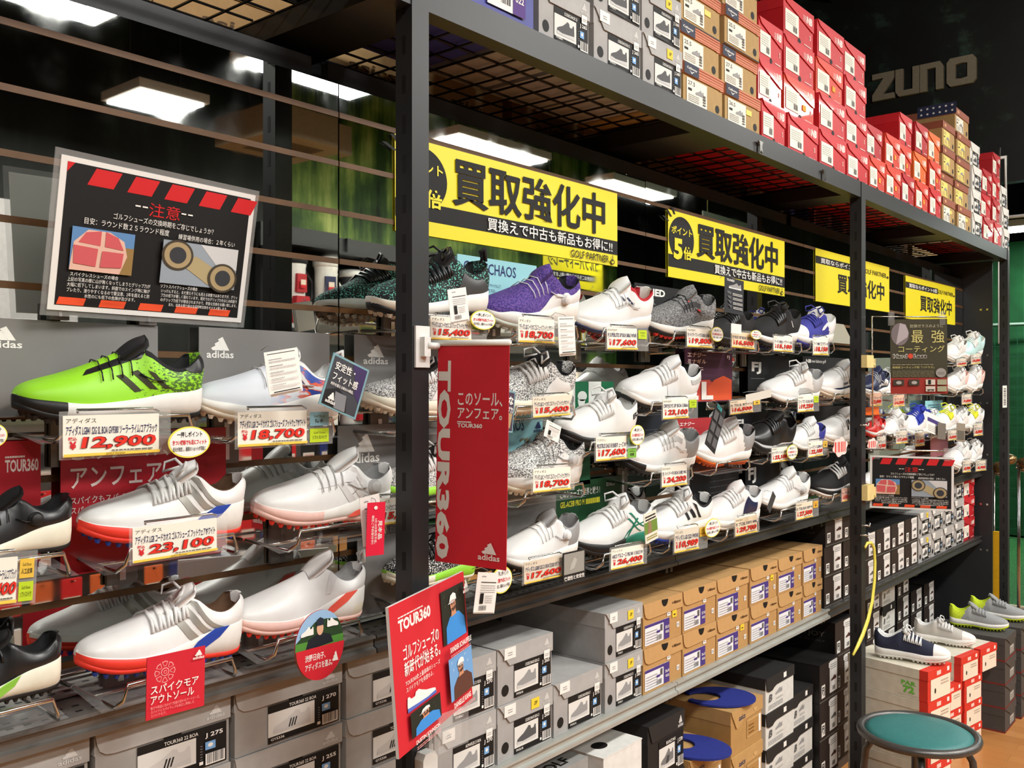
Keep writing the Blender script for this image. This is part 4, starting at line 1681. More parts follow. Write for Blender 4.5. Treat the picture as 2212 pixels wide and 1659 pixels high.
STRIPE_BAND = [[(.62 + .085 * i, .02), (.67 + .085 * i, .02), (.50 + .075 * i, .93), (.455 + .075 * i, .93)] for i in range(3)]
ST = {
    'lime': dict(upper=LIME, lining=CK, collar=CK, mid=toe_heel(RK, RW, None, .20, 4), out=RK, tongue=CK, wires=LK, heel=.040, fore=.022,
                 deco=[('stripes', flat(58, 58, 40), bars3(.47, .085, .040, .10, .20, .58)), ('throat_trim', LK, [[(.30, .80), (.62, .80), (.64, .98), (.33, .98)]]), ('heel_counter', LK, [[(.90, .70), (.99, .35), (.99, .98), (.86, .98)]])]),
    'floral': dict(upper=FLORAL, lining=LG, collar=CW, mid=toe_heel(RTR, RW, None, .3, 2), out=RTR, tongue=CW, wires=LG, heel=.050, fore=.022, tab=CW,
                   deco=[('side_bar', LW, [[(.70, .30), (.74, .30), (.62, .80), (.58, .80)]])]),
    'knit': dict(upper=KNITBW, lining=CK, mid=one(RCR), out=RTR, tongue=CK, laces=CW, heel=.040, fore=.024, deco=[('side_panel', LW, [[(.56, .05), (.9, .05), (.86, .62), (.70, .70)]])]),
    'knit_boa': dict(upper=KNITBW, lining=CG, mid=one(RW), out=RCR, dial=LG, tongue=KNITBW, wires=LGD, dial_at=(.78, .5), heel=.042, fore=.026, deco=[('side_panel', LW, [[(.50, .0), (.93, .0), (.9, .66), (.68, .66)]])]),
    'teal': dict(upper=KNITTEAL, lining=CK, mid=toe_heel(RTR, RW, None, .28), out=RK, cleat=RTR, tongue=CK, laces=LK, heel=.040, fore=.024, tab=CK, deco=[('side_panel', leather('grey', (70, 72, 74)), [[(.62, .05), (.95, .05), (.88, .72), (.70, .80)]])]),
    'knit_lime': dict(upper=KNITBW, lining=CK, mid=one(rubber('lime', (150, 220, 60))), out=RK, tongue=CK, laces=CW, heel=.036, fore=.022),
    'knit_black': dict(upper=KNITBK, lining=CK, collar=CK, mid=toe_heel(RCR, rubber('lime', (150, 220, 60)), None, .4), out=RCR, tongue=CK, laces=LK, rear=CK, heel=.036, fore=.022),
    'black_boost': dict(upper=LK, lining=CK, mid=toe_heel(RK, RCR, None, .42, 4), out=RK, dial=RK, tongue=CK, wires=LK, heel=.052, fore=.022, dial_at=(.72, .5)),
    'black_green': dict(upper=LK, lining=CK, mid=toe_heel(RK, RCR, None, .34, 4), out=RK, tongue=CK, laces=LK, heel=.052, fore=.022,
                        plug=('sole_plug', rubber('green', (140, 200, 70)), [(.42, .3), (.50, .75), (.60, 1.0), (.70, .98), (.66, .6), (.56, .25)])),
    'tour_red': dict(upper=LW, lining=LINEBRN, mid=toe_heel(RR, RW, None, .36, 3), out=(lambda u, j: RR), cleat=RBL, tongue=LW, laces=CW, heel=.052, fore=.022,
                     plug=('sole_plug', RBL, [(.60, .3), (.66, .78), (.76, 1.0), (.86, .98), (.80, .66), (.70, .35)]),
                     deco=[('stripes', mt('silver_band', (170, 168, 160), .35, .3), STRIPE_BAND)]),
    'tour_pink': dict(upper=LW, lining=CG, mid=toe_heel(RP, RW, None, .40, 3), out=RP, cleat=RR, tongue=LW, wires=LG, dial=LG, dial_at=(.80, .55), heel=.050, fore=.022, tongue_len=1.25,
                      deco=[('stripes', leather('pearl', (214, 212, 210), .25), STRIPE_BAND), ('strap', leather('soft', (222, 222, 222)), [[(.36, .62), (.74, .50), (.74, .74), (.44, .98)]])],
                      plug=('sole_plug', rubber('coral', (240, 96, 80)), [(.60, .15), (.66, .4), (.78, .62), (.86, .6), (.78, .35), (.68, .15)])),
    'tour_slip': dict(upper=LW, lining=CG, mid=toe_heel(RP, RW, RCR, .42, 3), out=RP, cleat=RR, tongue=LW, heel=.056, fore=.022, tongue_len=1.35, tab=LW,
                      plug=('sole_plug', rubber('coral', (240, 96, 80)), [(.60, .4), (.66, .74), (.78, 1.0), (.88, .98), (.80, .66), (.70, .4)]),
                      deco=[('collar_seam', leather('soft', (222, 222, 222)), [[(.62, .30), (.66, .30), (.72, .98), (.66, .98)]])]),
    'purple': dict(upper=KNITPUR, lining=CK, mid=one(RW), out=rubber('mint', (206, 216, 206)), tongue=KNITPUR, wires=CW, dial=CW, dial_at=(.76, .35), heel=.046, fore=.028, deco=[('side_panel', LW, [[(.42, .0), (.95, .0), (.93, .70), (.66, .48)]])]),
    'white_red': dict(upper=LW, lining=LINERED, collar=LINERED, mid=one(RW), out=LN, cleat=rubber('dark_red', (140, 40, 40)), tongue=LW, wires=LG, heel=.034, fore=.020, deco=[('strap', LG, [[(.42, .45), (.66, .45), (.66, .55), (.44, .55)]]), ('bar', LN, [[(.55, .60), (.57, .60), (.53, .78), (.51, .78)], [(.63, .48), (.65, .48), (.61, .66), (.59, .66)]])]),
    'grey_knit': dict(upper=KNITGREY, lining=CK, mid=one(RW), out=RK, cleat=RR, tongue=KNITGREY, wires=CK, heel=.038, fore=.022, rear=KNITGREY, deco=[('strap', cloth('charcoal', (70, 70, 72)), [[(.40, .62), (.66, .55), (.66, .70), (.44, .80)]]), ('red_tab', flat(214, 50, 40), [[(.52, .80), (.56, .80), (.55, .95), (.51, .95)], [(.64, .40), (.67, .40), (.66, .5), (.63, .5)]])]),
    'black_lace': dict(upper=CK, lining=CK, mid=one(RW), out=RK, tongue=CK, laces=LK, heel=.034, fore=.020, deco=[('cat_mark', flat(230, 230, 230), [[(.74, .42), (.76, .42), (.70, .66), (.68, .66)]])]),
    'black_plain': dict(upper=CK, lining=CK, mid=one(RK), out=RK, tongue=CK, laces=LK, heel=.034, fore=.020),
    'navy_white': dict(upper=cloth('royal', (60, 62, 150)), lining=CW, toe=LW, mid=one(RW), out=rubber('royal', (60, 62, 150)), tongue=LW, laces=cloth('royal', (60, 62, 150)), heel=.036, fore=.022, rear=LW, deco=[('side_mark', flat(235, 235, 240), [[(.60, .3), (.64, .3), (.74, .72), (.68, .72)]])]),
    'classic': dict(upper=LW, lining=CK, mid=toe_heel(RK, RW, None, .0), out=RK, rand=LW, tongue=LW, laces=CW, bow=False, heel=.030, fore=.016, deco=[('saddle', leather('soft', (222, 222, 222)), [[(.46, .02), (.60, .02), (.60, .96), (.42, .96)]]), ('heel_band', LG, [[(.82, .62), (.97, .5), (.97, .75), (.80, .85)]])]),
    'classic_grey': dict(upper=LW, lining=CG, mid=one(RW), out=RK, tongue=LG, laces=CW, heel=.034, fore=.020, rear=LG, deco=[('swoosh_band', LG, [[(.44, .25), (.86, .06), (.9, .18), (.48, .40)]])]),
    'spikeless': dict(upper=LW, lining=CW, mid=toe_heel(RK, RK, None, .0), out=RK, tongue=LW, laces=CW, heel=.024, fore=.016, script=('BS', LK, .88, .55, .97, .78)),
    'white_steel': dict(upper=LW, lining=CG, mid=toe_heel(RK, RW, RK, .16, 3), out=RK, tongue=LW, wires=LG, heel=.036, fore=.020, rear=LGD, deco=[('strap', LG, [[(.38, .70), (.66, .62), (.66, .78), (.44, .9)]])]),
    'white_orange': dict(upper=LW, lining=CK, mid=one(RW), out=RORANGE, tongue=LW, laces=CW, bow=False, heel=.034, fore=.018, rear=LGD),
    'black_oxford': dict(upper=LK, lining=CK, mid=toe_heel(RK, RK, None, .0), out=RK, rand=flat(220, 220, 220), tongue=LK, laces=LK, heel=.028, fore=.014, bow=False),
    'white_blue_heel': dict(upper=LW, lining=LN, mid=one(RW), out=RK, tongue=LW, laces=CW, bow=False, heel=.030, fore=.016, rear=leather('royal', (60, 62, 150))),
    'n_mark': dict(upper=LW, lining=LN, mid=toe_heel(RTR, RW, None, .4, 2), out=RTR, tongue=LW, wires=LG, heel=.040, fore=.024, deco=[('letter_mark', flat(30, 30, 34), [[(.52, .30), (.56, .30), (.54, .75), (.50, .75)], [(.52, .75), (.56, .75), (.66, .30), (.62, .30)], [(.64, .30), (.68, .30), (.66, .75), (.62, .75)]])]),
    'nb_white': dict(upper=LW, lining=LN, mid=toe_heel(RTR, RW, None, .3, 2), out=RTR, tongue=LW, wires=LG, dial=CW, heel=.040, fore=.024, deco=[('side_swoosh', LN, [[(.20, .02), (.55, .02), (.52, .16), (.28, .10)], [(.55, .02), (.9, .02), (.88, .10), (.52, .16)]])], script=('new balance', flat(40, 44, 60), .44, .22, .84, .40)),
    'nb_navy': dict(upper=LN, lining=CK, mid=one(RW), out=RTR, tongue=LN, wires=CW, dial=CW, heel=.036, fore=.022, script=('new balance', W, .44, .22, .84, .40)),
    'boa_grey': dict(upper=LW, lining=CG, mid=toe_heel(RW, RW, None, .0), out=RK, tongue=LGD, wires=LG, dial=CW, dial_at=(.74, .62), heel=.034, fore=.020, rear=LGD),
    'tiger_green': dict(upper=LW, lining=CG, mid=toe_heel(RK, rubber('teal_green', (20, 120, 96)), rubber('teal_green', (20, 120, 96)), .58, 4), out=RK, tongue=LW, laces=CW, heel=.036, fore=.022,
                        deco=[('cross_stripes', flat(24, 120, 96), [[(.52, .05), (.545, .05), (.86, .66), (.84, .70)], [(.60, .05), (.625, .05), (.74, .72), (.715, .72)], [(.78, .10), (.80, .10), (.60, .62), (.58, .60)], [(.84, .30), (.86, .34), (.64, .74), (.62, .70)]])]),
    'three_black': dict(upper=LW, lining=CK, collar=CK, mid=one(RW), out=RBL, tongue=LW, laces=CW, heel=.040, fore=.024, deco=[('stripes', flat(34, 34, 36), bars3(.46, .085, .04, .09, .26, .76))]),
    'navy_panel': dict(upper=LW, lining=CG, mid=one(RW), out=RW, cleat=RK, tongue=LW, laces=CW, bow=False, heel=.036, fore=.022, deco=[('side_panel', LN, [[(.58, .05), (.84, .05), (.86, .70), (.66, .78)]])]),
    'boa_white': dict(upper=LW, lining=CG, mid=one(RW), out=RK, tongue=LW, wires=LG, dial=LG, dial_at=(.76, .5), heel=.034, fore=.020, deco=[('strap', leather('soft', (222, 222, 222)), [[(.40, .55), (.76, .42), (.76, .60), (.44, .78)]])]),
    'black_spike': dict(upper=CK, lining=CK, mid=toe_heel(RK, RK, None, .0), out=RW, tongue=CK, laces=CW, bow=False, heel=.030, fore=.018, rand=flat(220, 220, 220)),
    'white_pink': dict(upper=LW, lining=RP, mid=one(RW), out=RW, tongue=LW, laces=CW, heel=.030, fore=.018, rear=RP),
    'white_plain': dict(upper=LW, lining=CG, mid=one(RW), out=RW, tongue=LW, laces=CW, heel=.032, fore=.018),
    'red_boa': dict(upper=leather('red', (206, 36, 34)), lining=LINERED, mid=one(RW), out=RR, tongue=leather('red', (206, 36, 34)), wires=CW, dial=CW, heel=.036, fore=.022),
    'blue_white': dict(upper=LW, lining=CW, mid=one(RW), out=RBL, tongue=cloth('blue', (44, 60, 170)), laces=cloth('blue', (44, 60, 170)), heel=.034, fore=.020, rear=leather('blue', (44, 60, 170)), deco=[('blue_panel', leather('blue', (44, 60, 170)), [[(.30, .45), (.60, .45), (.62, .98), (.34, .98)]])]),
    'aqua': dict(upper=leather('aqua', (190, 226, 226)), lining=CW, mid=one(RW), out=RW, tongue=LW, laces=CW, heel=.032, fore=.018),
    'yellow_lace': dict(upper=LW, lining=CW, mid=one(RW), out=RW, tongue=LW, laces=cloth('yellow', (222, 226, 50)), heel=.032, fore=.018),
    'grey_n': dict(upper=LW, lining=CG, mid=one(RW), out=RK, tongue=LW, wires=LG, heel=.032, fore=.018, deco=[('letter_mark', LG, [[(.52, .30), (.58, .30), (.56, .75), (.50, .75)], [(.62, .30), (.68, .30), (.66, .75), (.60, .75)]])]),
    'sneaker_navy': dict(upper=cloth('navy_canvas', (38, 42, 62)), lining=CW, toe=RW, mid=one(RW), out=RW, cleat=RW, laces=CW, heel=.030, fore=.024, tongue=CW, tongue_len=.7),
    'sneaker_silver': dict(upper=SILVER, lining=CW, toe=RW, mid=one(RW), out=RW, cleat=RW, laces=CW, heel=.030, fore=.024, tongue=CW, tongue_len=.7),
    'grey_runner': dict(upper=cloth('mid_grey', (150, 152, 152)), lining=cloth('acid', (200, 220, 50)), mid=one(RW), out=cloth('acid', (200, 220, 50)), laces=cloth('mid_grey', (150, 152, 152)), bow=False, heel=.032, fore=.022, tongue=cloth('mid_grey', (150, 152, 152)), rear=cloth('acid', (200, 220, 50))),
}
SHOES = {}


def shoe(style, toe, heel, label, group='golf shoes on the mirror wall', roll=0.0, yaw=0.0, stretch=1.0):
    """toe, heel: points under the two ends of the sole; roll tips the top towards the viewer."""
    if style not in SHOES:
        SHOES[style] = shoe_parts(ST[style])
    d = heel - toe
    if yaw:
        d = Matrix.Rotation(yaw, 3, 'Z') @ d
    sc = d.length / SL
    ex = d.normalized()
    ey = Vector((0, 0, 1)).cross(ex).normalized()
    ez = ex.cross(ey)
    m = Matrix.Identity(4)
    for i in range(3):
        m[i][0], m[i][1], m[i][2] = ex[i], ey[i], ez[i]
    m = Matrix.Translation(toe) @ m @ Matrix.Rotation(roll, 4, 'X') @ Matrix.Diagonal((sc, sc, sc * stretch, 1))
    t = thing('golf_shoe', label, 'shoe', group=group, mat=m)
    made = {}
    for name, me in SHOES[style]:
        up = made['midsole'] if name == 'sole_plug' else t if name in ('upper', 'midsole', 'outsole', 'tongue', 'laces', 'lace_wire', 'dial', 'pull_tab') else made['upper']
        made[name] = link(name, me, up)
    return t


RACK_MESH = {}


def shoe_rack(p0, p1, label, z):
    """Chrome wire rack with a steel back plate hooked into the slat wall; p0, p1: its left and right end."""
    w = abs(p1.x - p0.x)
    t = thing('shoe_rack', label, 'shoe rack', (min(p0.x, p1.x), YM - .002, z), 'chrome shoe racks on the mirror wall')
    b = MB()
    lo = max(-.045, 1.028 - z)
    b.box(w * .30, -.008, lo, w * .30 + .045, -.001, .03, GREYM)
    b.box(w * .30 + .018, -.0095, lo + .006, w * .30 + .027, -.008, .02, CHROME)
    b.build('bracket', t)
    b = MB()
    y = -.130
    b.tube([(w * .12, -.004, .0), (w * .12, y + .012, -.004), (w * .12 + .006, y, .006), (w * .12 + .012, y, .026), (w * .88 - .012, y, .026), (w * .88 - .006, y, .006), (w * .88, y + .012, -.004), (w * .88, -.004, 0)], .0028, CHROME, 8)
    b.tube([(w * .12, -.06, -.002), (w * .88, -.06, -.002)], .0024, CHROME, 8)
    b.build('wire_loop', t)
    b = MB()
    b.add([(w * .05, -.002, .014), (w * .95, -.002, .014), (w * .95, -.118, -.006), (w * .05, -.118, -.006)], [(0, 1, 2, 3)], CLEAR)
    b.build('clear_tray', t)
    return t


R_ = math.radians
YC = 1.235
# style, toe px, toe sole py, heel px, heel sole py, roll, yaw, words
RACKED = [
    ('lime', 24, 897, 412, 892, 6, -4, 'lime green shoe with black sole and three dark stripes, left of the white hang tag'),
    ('floral', 412, 893, 706, 900, 8, -4, 'white shoe with blue and orange print under a white hang tag'),
    ('knit', 782, 878, 985, 895, 8, 0, 'black and white knitted shoe behind the first post, beside the tilted teal card'),
    ('teal', 800, 678, 1036, 672, 10, 0, 'black and teal knitted shoe on the top row behind the first post'),
    ('black_boost', -205, 1222, 147, 1172, 6, 0, 'black shoe with white sole and round dial at the left edge of the picture'),
    ('tour_red', 165, 1162, 502, 1138, 6, -3, 'white shoe with red toe sole and silver stripes on the red card'),
    ('tour_pink', 545, 1122, 813, 1108, 8, -3, 'white shoe with pale pink sole, round dial and red hang tag'),
    ('knit_lime', 812, 1072, 1000, 1062, 6, 0, 'black and white knitted shoe with lime sole behind the first post'),
    ('black_green', -235, 1560, 125, 1470, 4, 0, 'black shoe with white and green sole at the lower left edge'),
    ('tour_red', 160, 1450, 499, 1392, 4, -3, 'white shoe with red sole above the red spike card, bottom row'),
    ('tour_slip', 498, 1366, 761, 1316, 6, -3, 'white slip on shoe with pink sole and coral plug above the round red card'),
    ('knit_black', 832, 1262, 1012, 1236, 6, 0, 'black shoe with speckled toe and lime sole behind the first post, bottom row'),
    ('purple', 1038, 697, 1228, 692, 14, 0, 'purple knitted shoe with white sole before the light blue card'),
    ('white_red', 1228, 710, 1386, 706, 14, 0, 'white shoe with red lining on the top row'),
    ('grey_knit', 1388, 717, 1520, 716, 14, 0, 'heather grey shoe with white sole and red tabs on the top row'),
    ('black_plain', 1522, 736, 1606, 734, 14, 0, 'plain black shoe under the dark hang tag on the top row'),
    ('black_lace', 1614, 738, 1704, 736, 14, 0, 'black laced shoe with white sole beside the blue and white shoe'),
    ('navy_white', 1698, 738, 1781, 740, 14, 0, 'blue and white shoe with blue laces at the right of the top row'),
    ('knit', 1030, 876, 1213, 874, 16, 0, 'speckled grey laced shoe right of the red hanging banner, upper one'),
    ('classic', 1338, 866, 1484, 866, 18, 0, 'glossy white shoe with black sole on the second row before the orange card'),
    ('classic_grey', 1644, 862, 1751, 862, 18, 0, 'white shoe with grey heel before the upper black card'),
    ('nb_white', 1751, 848, 1845, 850, 14, 0, 'white shoe with dark lettering left of the second post'),
    ('spikeless', 1200, 952, 1350, 944, 12, 0, 'white laced shoe with black sole under the green and white card'),
    ('knit_boa', 1052, 1052, 1234, 1036, 12, 0, 'speckled grey shoe with white dial right of the red hanging banner, lower one'),
    ('white_steel', 1336, 1010, 1480, 1006, 16, 0, 'white shoe with grey heel and black outsole in the third row'),
    ('white_orange', 1484, 992, 1602, 988, 16, 0, 'white shoe with orange sole carrying a dark tilted hang tag'),
    ('black_oxford', 1600, 966, 1691, 968, 16, 0, 'glossy black shoe in the third row beside the blue heeled shoe'),
    ('white_blue_heel', 1691, 964, 1758, 968, 16, 0, 'white shoe with royal blue heel in the third row'),
    ('n_mark', 1757, 948, 1846, 950, 14, 0, 'white shoe with dark letter mark left of the second post in the third row'),
    ('boa_grey', 1074, 1226, 1230, 1190, 10, 0, 'white shoe with grey heel and white dial on the dark shelf'),
    ('tiger_green', 1228, 1192, 1383, 1164, 10, 0, 'white shoe with crossing green stripes before the green card'),
    ('three_black', 1378, 1164, 1516, 1140, 10, 0, 'white shoe with three black stripes and blue outsole on the dark shelf'),
    ('navy_panel', 1508, 1138, 1622, 1120, 10, 0, 'white shoe with navy side panel on the dark shelf'),
    ('boa_white', 1630, 1096, 1726, 1084, 12, 0, 'white shoe with side dial before the lower black card'),
    ('black_spike', 1748, 1068, 1842, 1052, 10, 0, 'black shoe with white edged sole left of the second post on the bottom row'),
    ('nb_navy', 1852, 850, 1901, 848, 14, 0, 'navy shoe with white lettering right of the second post'),
    ('white_plain', 1893, 848, 1927, 846, 16, 0, 'plain white shoe beside the navy shoe in the far bay'),
    ('white_plain', 1975, 836, 2006, 836, 16, 0, 'plain white shoe behind the dark poster in the far bay'),
    ('white_pink', 2040, 842, 2073, 838, 16, 0, 'white shoe with pink heel right of the dark poster, left one'),
    ('white_pink', 2075, 840, 2112, 836, 16, 0, 'white shoe with pink heel right of the dark poster, right one'),
    ('white_plain', 2038, 776, 2070, 770, 16, 0, 'white shoe in the top row right of the dark poster'),
    ('aqua', 2066, 772, 2108, 766, 16, 0, 'pale aqua shoe in the top row at the far end'),
    ('red_boa', 1864, 938, 1898, 936, 14, 0, 'red shoe with white dial right of the second post'),
    ('grey_n', 1897, 942, 1942, 938, 14, 0, 'white shoe with grey letter mark in the far bay'),
    ('blue_white', 1938, 938, 1993, 934, 14, 0, 'white shoe with blue laces and blue heel in the far bay'),
    ('aqua', 1986, 928, 2018, 926, 14, 0, 'pale aqua shoe in the third row of the far bay'),
    ('yellow_lace', 2014, 928, 2052, 926, 14, 0, 'white shoe with yellow laces in the far bay, left one'),
    ('white_plain', 2046, 926, 2078, 924, 14, 0, 'plain white shoe between the two shoes with yellow laces'),
    ('yellow_lace', 2070, 924, 2113, 920, 14, 0, 'white shoe with yellow laces in the far bay, right one'),
    ('white_plain', 2044, 1008, 2082, 1000, 12, 0, 'white shoe above the caution poster at the far end'),
    ('white_plain', 2078, 998, 2118, 990, 12, 0, 'white shoe on the bottom row nearest the far end panel'),
    ('grey_n', 1862, 1048, 1892, 1040, 12, 0, 'white and black shoe low beside the second post'),
]
for sty, tx, ty, hx, hy, ro, yw, words in RACKED:
    yy = YC if tx < 2000 else 1.215
    if tx > 2000:
        hx = min(hx, 2107)
    tp, hp = P(tx, ty, yy), P(hx, hy, yy)
    yh = yy
    while (hp - tp).length > .285 and yh > 1.17:     # the heel stands out a little from the wall
        yh -= .005
        hp = P(hx, hy, yh)
    lo = min(tp.z, hp.z)
    if lo < 1.042:
        tp.z += 1.042 - lo
        hp.z += 1.042 - lo
    shoe(sty, tp, hp, words, 'golf shoes on the mirror wall', R_(ro), R_(yw))
    shoe_rack(tp, hp, 'chrome wire shoe rack under the ' + ' '.join(words.split()[:10]).rstrip(','), max(1.0305, min(tp.z, hp.z) - .026))
# loose shoes on the boxes at the right
ya = R_(-10)
shoe('sneaker_navy', Vector((3.275, .868, .5365 + .012)), Vector((3.232, 1.10, .5365 + .012)), 'navy canvas sneaker with white toe on the nearest red ended box', 'shoes on the floor stacks')
shoe('sneaker_silver', Vector((4.325, 1.045, .336 + .012)), Vector((4.285, 1.285, .336 + .012)), 'silver sneaker with white laces on the second red stack', 'shoes on the floor stacks')
shoe('grey_runner', Vector((4.66, .99, .346 + .012)), Vector((4.62, 1.23, .346 + .012)), 'grey running shoe with yellow heel on the charcoal boxes', 'shoes on the floor stacks')
shoe('grey_runner', Vector((4.90, .96, .346 + .012)), Vector((4.86, 1.2, .346 + .012)), 'grey running shoe with yellow heel at the right edge of the picture', 'shoes on the floor stacks')
# ------------------------------------------------------------------ printed cards, tags, banners
def printed(name, g, mfr, label, cat, group=None, parts=None):
    o = g.build(name)
    o.matrix_world = mfr
    return tag(o, label, cat, group)


BLUEINK = flat(44, 52, 96)
ORANGE = flat(236, 100, 44)
PRODUCT = {}


def price_card(w, h, brand, prod, price, paper=PAPER):
    g = G(w, h)
    g.sheet(paper, .0006)
    g.text(brand, .03, .81, .33 if len(brand) > 3 else .15, .93, flat(84, 84, 70), .005)
    g.text(prod, .025, .52, .975, .76, BLUEINK, .014, .05)
    g.text('税込', .05, .40, .135, .49, RED, .02)
    g.text('¥', .06, .19, .13, .38, RED, .05)
    z = g.lay()
    g.text(price, .165, .155, .945, .485, flat(110, 34, 34), .055, .22, z=z)
    g.text(price, .165, .165, .945, .475, flat(222, 48, 34), .022, .22)
    g.lines(.48, .115, .92, .145, 1, flat(90, 90, 80), .9, 4)
    g.rect(0, .02, 1, .085, flat(238, 204, 80))
    g.text('GOLF Partner', .42, .03, .62, .075, flat(80, 70, 30), .0, .2)
    return g


PT = [0]


def price_tag(tl, tr, br, bl, Y, brand, prod, price, label, stickers=(), paper=PAPER):
    m, w, h = corner_frame(tl, tr, br, bl, Y)
    t = thing('price_tag', label, 'price tag', group='price tags in clear holders', mat=m)
    price_card(w, h, brand, prod, price, paper).build('price_card', t)
    ext = .42 if stickers else .14
    b = MB()
    b.box(-.03 * w, -.05 * h, -.0022, w * (1 + ext), h * 1.10, -.0009, CLEAR)
    b.build('holder', t)
    for i, (c, lines) in enumerate(stickers):
        g = G(w * .30, h * .42)
        g.sheet(flat(*c), .0004)
        g.text('Golf Shoes', .2, .62, .8, .78, flat(90, 90, 40), 0)
        for k, s_ in enumerate(lines):
            g.text(s_, .12 if len(s_) > 3 else .28, .22, .88 if len(s_) > 3 else .72, .50, flat(60, 60, 40), .01)
        o = g.build('sticker', t)
        o.location = (w * 1.05, h * (.52 - .50 * i), 0)
    b = MB()
    b.tube([(w * .15, h * 1.06, -.001), (w * .15, h * 1.13, -.004), (w * .95, h * 1.13, -.004), (w * 1.02, h * 1.05, -.004)], .0016, CHROME, 6)
    b.build('wire_hook', t)
    return t


A, F_ = 'アディダス', 'FOOTJOY'
PR1 = 'アディダス LGB41 S2G SL BOA GV9380 ソーラーライム/コアブラック'
PR2 = 'アディダス LGB コードカオス ゴルフシューズ フットウェアホワイト'
YS_, LIMES, BLUES, GRNS = (226, 186, 70), (186, 212, 40), (150, 200, 216), (120, 180, 70)
price_tag((137, 898), (345, 893), (343, 977), (136, 990), 1.15, A, PR1, '12,900', 'price tag reading 12,900 under the lime green shoe')
price_tag((522, 890), (669, 886), (663, 958), (513, 967), 1.15, A, PR2, '18,700', 'price tag reading 18,700 with blue and lime stickers under the printed white shoe', ((BLUES, ('防水',)), (LIMES, ('ソフトスパイク',))))
price_tag((297, 1139), (478, 1118), (468, 1188), (287, 1219), 1.14, A, PR2, '23,100', 'price tag reading 23,100 under the white shoe on the red card')
price_tag((-75, 1212), (34, 1202), (34, 1303), (-78, 1316), 1.14, A, PR1, '26,400', 'price tag with yellow and lime stickers at the left edge', ((YS_, ('人工皮革',)), (LIMES, ('ソフトスパイク',))))
price_tag((812, 1080), (905, 1068), (903, 1125), (808, 1136), 1.16, A, PR2, '15,400', 'price tag partly hidden behind the first post beside the red hang tag')
price_tag((931, 682), (1019, 688), (1018, 737), (930, 733), 1.15, A, PR2, '15,400', 'price tag reading 15,400 on the top row right of the first post', ((GRNS, ('軽量',)),))
price_tag((1127, 687), (1201, 690), (1199, 744), (1118, 738), 1.15, A, PR2, '18,700', 'price tag reading 18,700 under the purple shoe')
price_tag((1313, 708), (1378, 709), (1376, 757), (1312, 754), 1.15, F_, 'FJ SUPERLITES XP BOA 58063 W/N/R', '17,600', 'price tag reading 17,600 with a lime sticker under the red lined shoe', ((LIMES, ('ソフト',)),))
price_tag((1488, 709), (1541, 711), (1538, 753), (1484, 748), 1.15, F_, 'FJ ハイパーフレックス BOA 51085 GY', '19,800', 'price tag reading 19,800 beside an oval card on the top row')
price_tag((1591, 717), (1641, 722), (1628, 755), (1582, 750), 1.15, F_, 'FJ FLEX XP BOA 56270 BK', '16,500', 'price tag reading 16,500 under the plain black shoe', (), flat(226, 204, 170))
price_tag((1677, 726), (1718, 729), (1711, 761), (1672, 758), 1.15, 'プーマ', 'プーマ 193823 イグナイト BK', '15,180', 'price tag reading 15,180 under the black laced shoe')
price_tag((1758, 729), (1790, 730), (1788, 768), (1757, 766), 1.15, 'プーマ', 'プーマ 194947 プロアダプト W', '18,150', 'price tag reading 18,150 under the blue and white shoe')
price_tag((1164, 858), (1243, 852), (1231, 897), (1152, 902), 1.15, A, PR2, '15,400', 'price tag reading 15,400 under the speckled laced shoe', (), flat(226, 216, 196))
price_tag((1289, 945), (1354, 941), (1353, 991), (1287, 997), 1.15, 'ブリヂストン', 'PROSTRCK SHG110 ENBSホ ューズ W', '17,600', 'price tag reading 17,600 under the white laced shoe with black sole', ((BLUES, ('防水',)), (GRNS, ('軽量',))))
price_tag((1434, 863), (1488, 861), (1487, 903), (1432, 906), 1.15, F_, 'DRYJOYS SP BOA 53066', '23,100', 'price tag reading 23,100 with a lime sticker in the second row', ((LIMES, ('ソフト',)),))
price_tag((1590, 867), (1641, 858), (1624, 892), (1580, 894), 1.15, F_, 'FJ プロ SL ホワイト', '16,500', 'price tag reading 16,500 below the upper black card', ((YS_, ('革',)),), flat(222, 206, 180))
price_tag((1726, 856), (1759, 853), (1757, 888), (1724, 890), 1.15, F_, 'スリップオン SL BOA 54357', '19,250', 'price tag reading 19,250 under the grey heeled shoe', ((LIMES, ('ソフト',)),))
price_tag((1157, 1014), (1238, 1007), (1231, 1058), (1152, 1064), 1.15, A, PR2, '18,700', 'price tag reading 18,700 under the speckled shoe with a dial')
price_tag((1433, 1009), (1487, 1003), (1483, 1047), (1430, 1053), 1.15, F_, 'FJ ハイパーFX BOA 51082 WG', '24,200', 'price tag reading 24,200 in the third row')
price_tag((1676, 967), (1709, 963), (1701, 995), (1667, 1000), 1.15, F_, 'FJ トラディション 57903', '23,100', 'price tag reading 23,100 beside an oval card in the third row')
price_tag((1752, 955), (1784, 950), (1776, 984), (1747, 988), 1.15, 'NB', 'ニューバランス UGB996 W', '22,100', 'price tag reading 22,100 under the shoe with letter mark', ((YS_, ('革',)),))
price_tag((1141, 1213), (1223, 1197), (1214, 1244), (1132, 1263), 1.15, A, 'アディダス LGB58 S2G 21 BOA FZ1033 ホワイト', '17,600', 'price tag reading 17,600 hanging on the dark shelf', (), flat(216, 204, 184))
price_tag((1321, 1187), (1391, 1175), (1389, 1217), (1320, 1232), 1.14, 'アシックス', 'ASICS ゲルエース PRO M 1113A213 W', '26,400', 'price tag reading 26,400 under the green striped shoe')
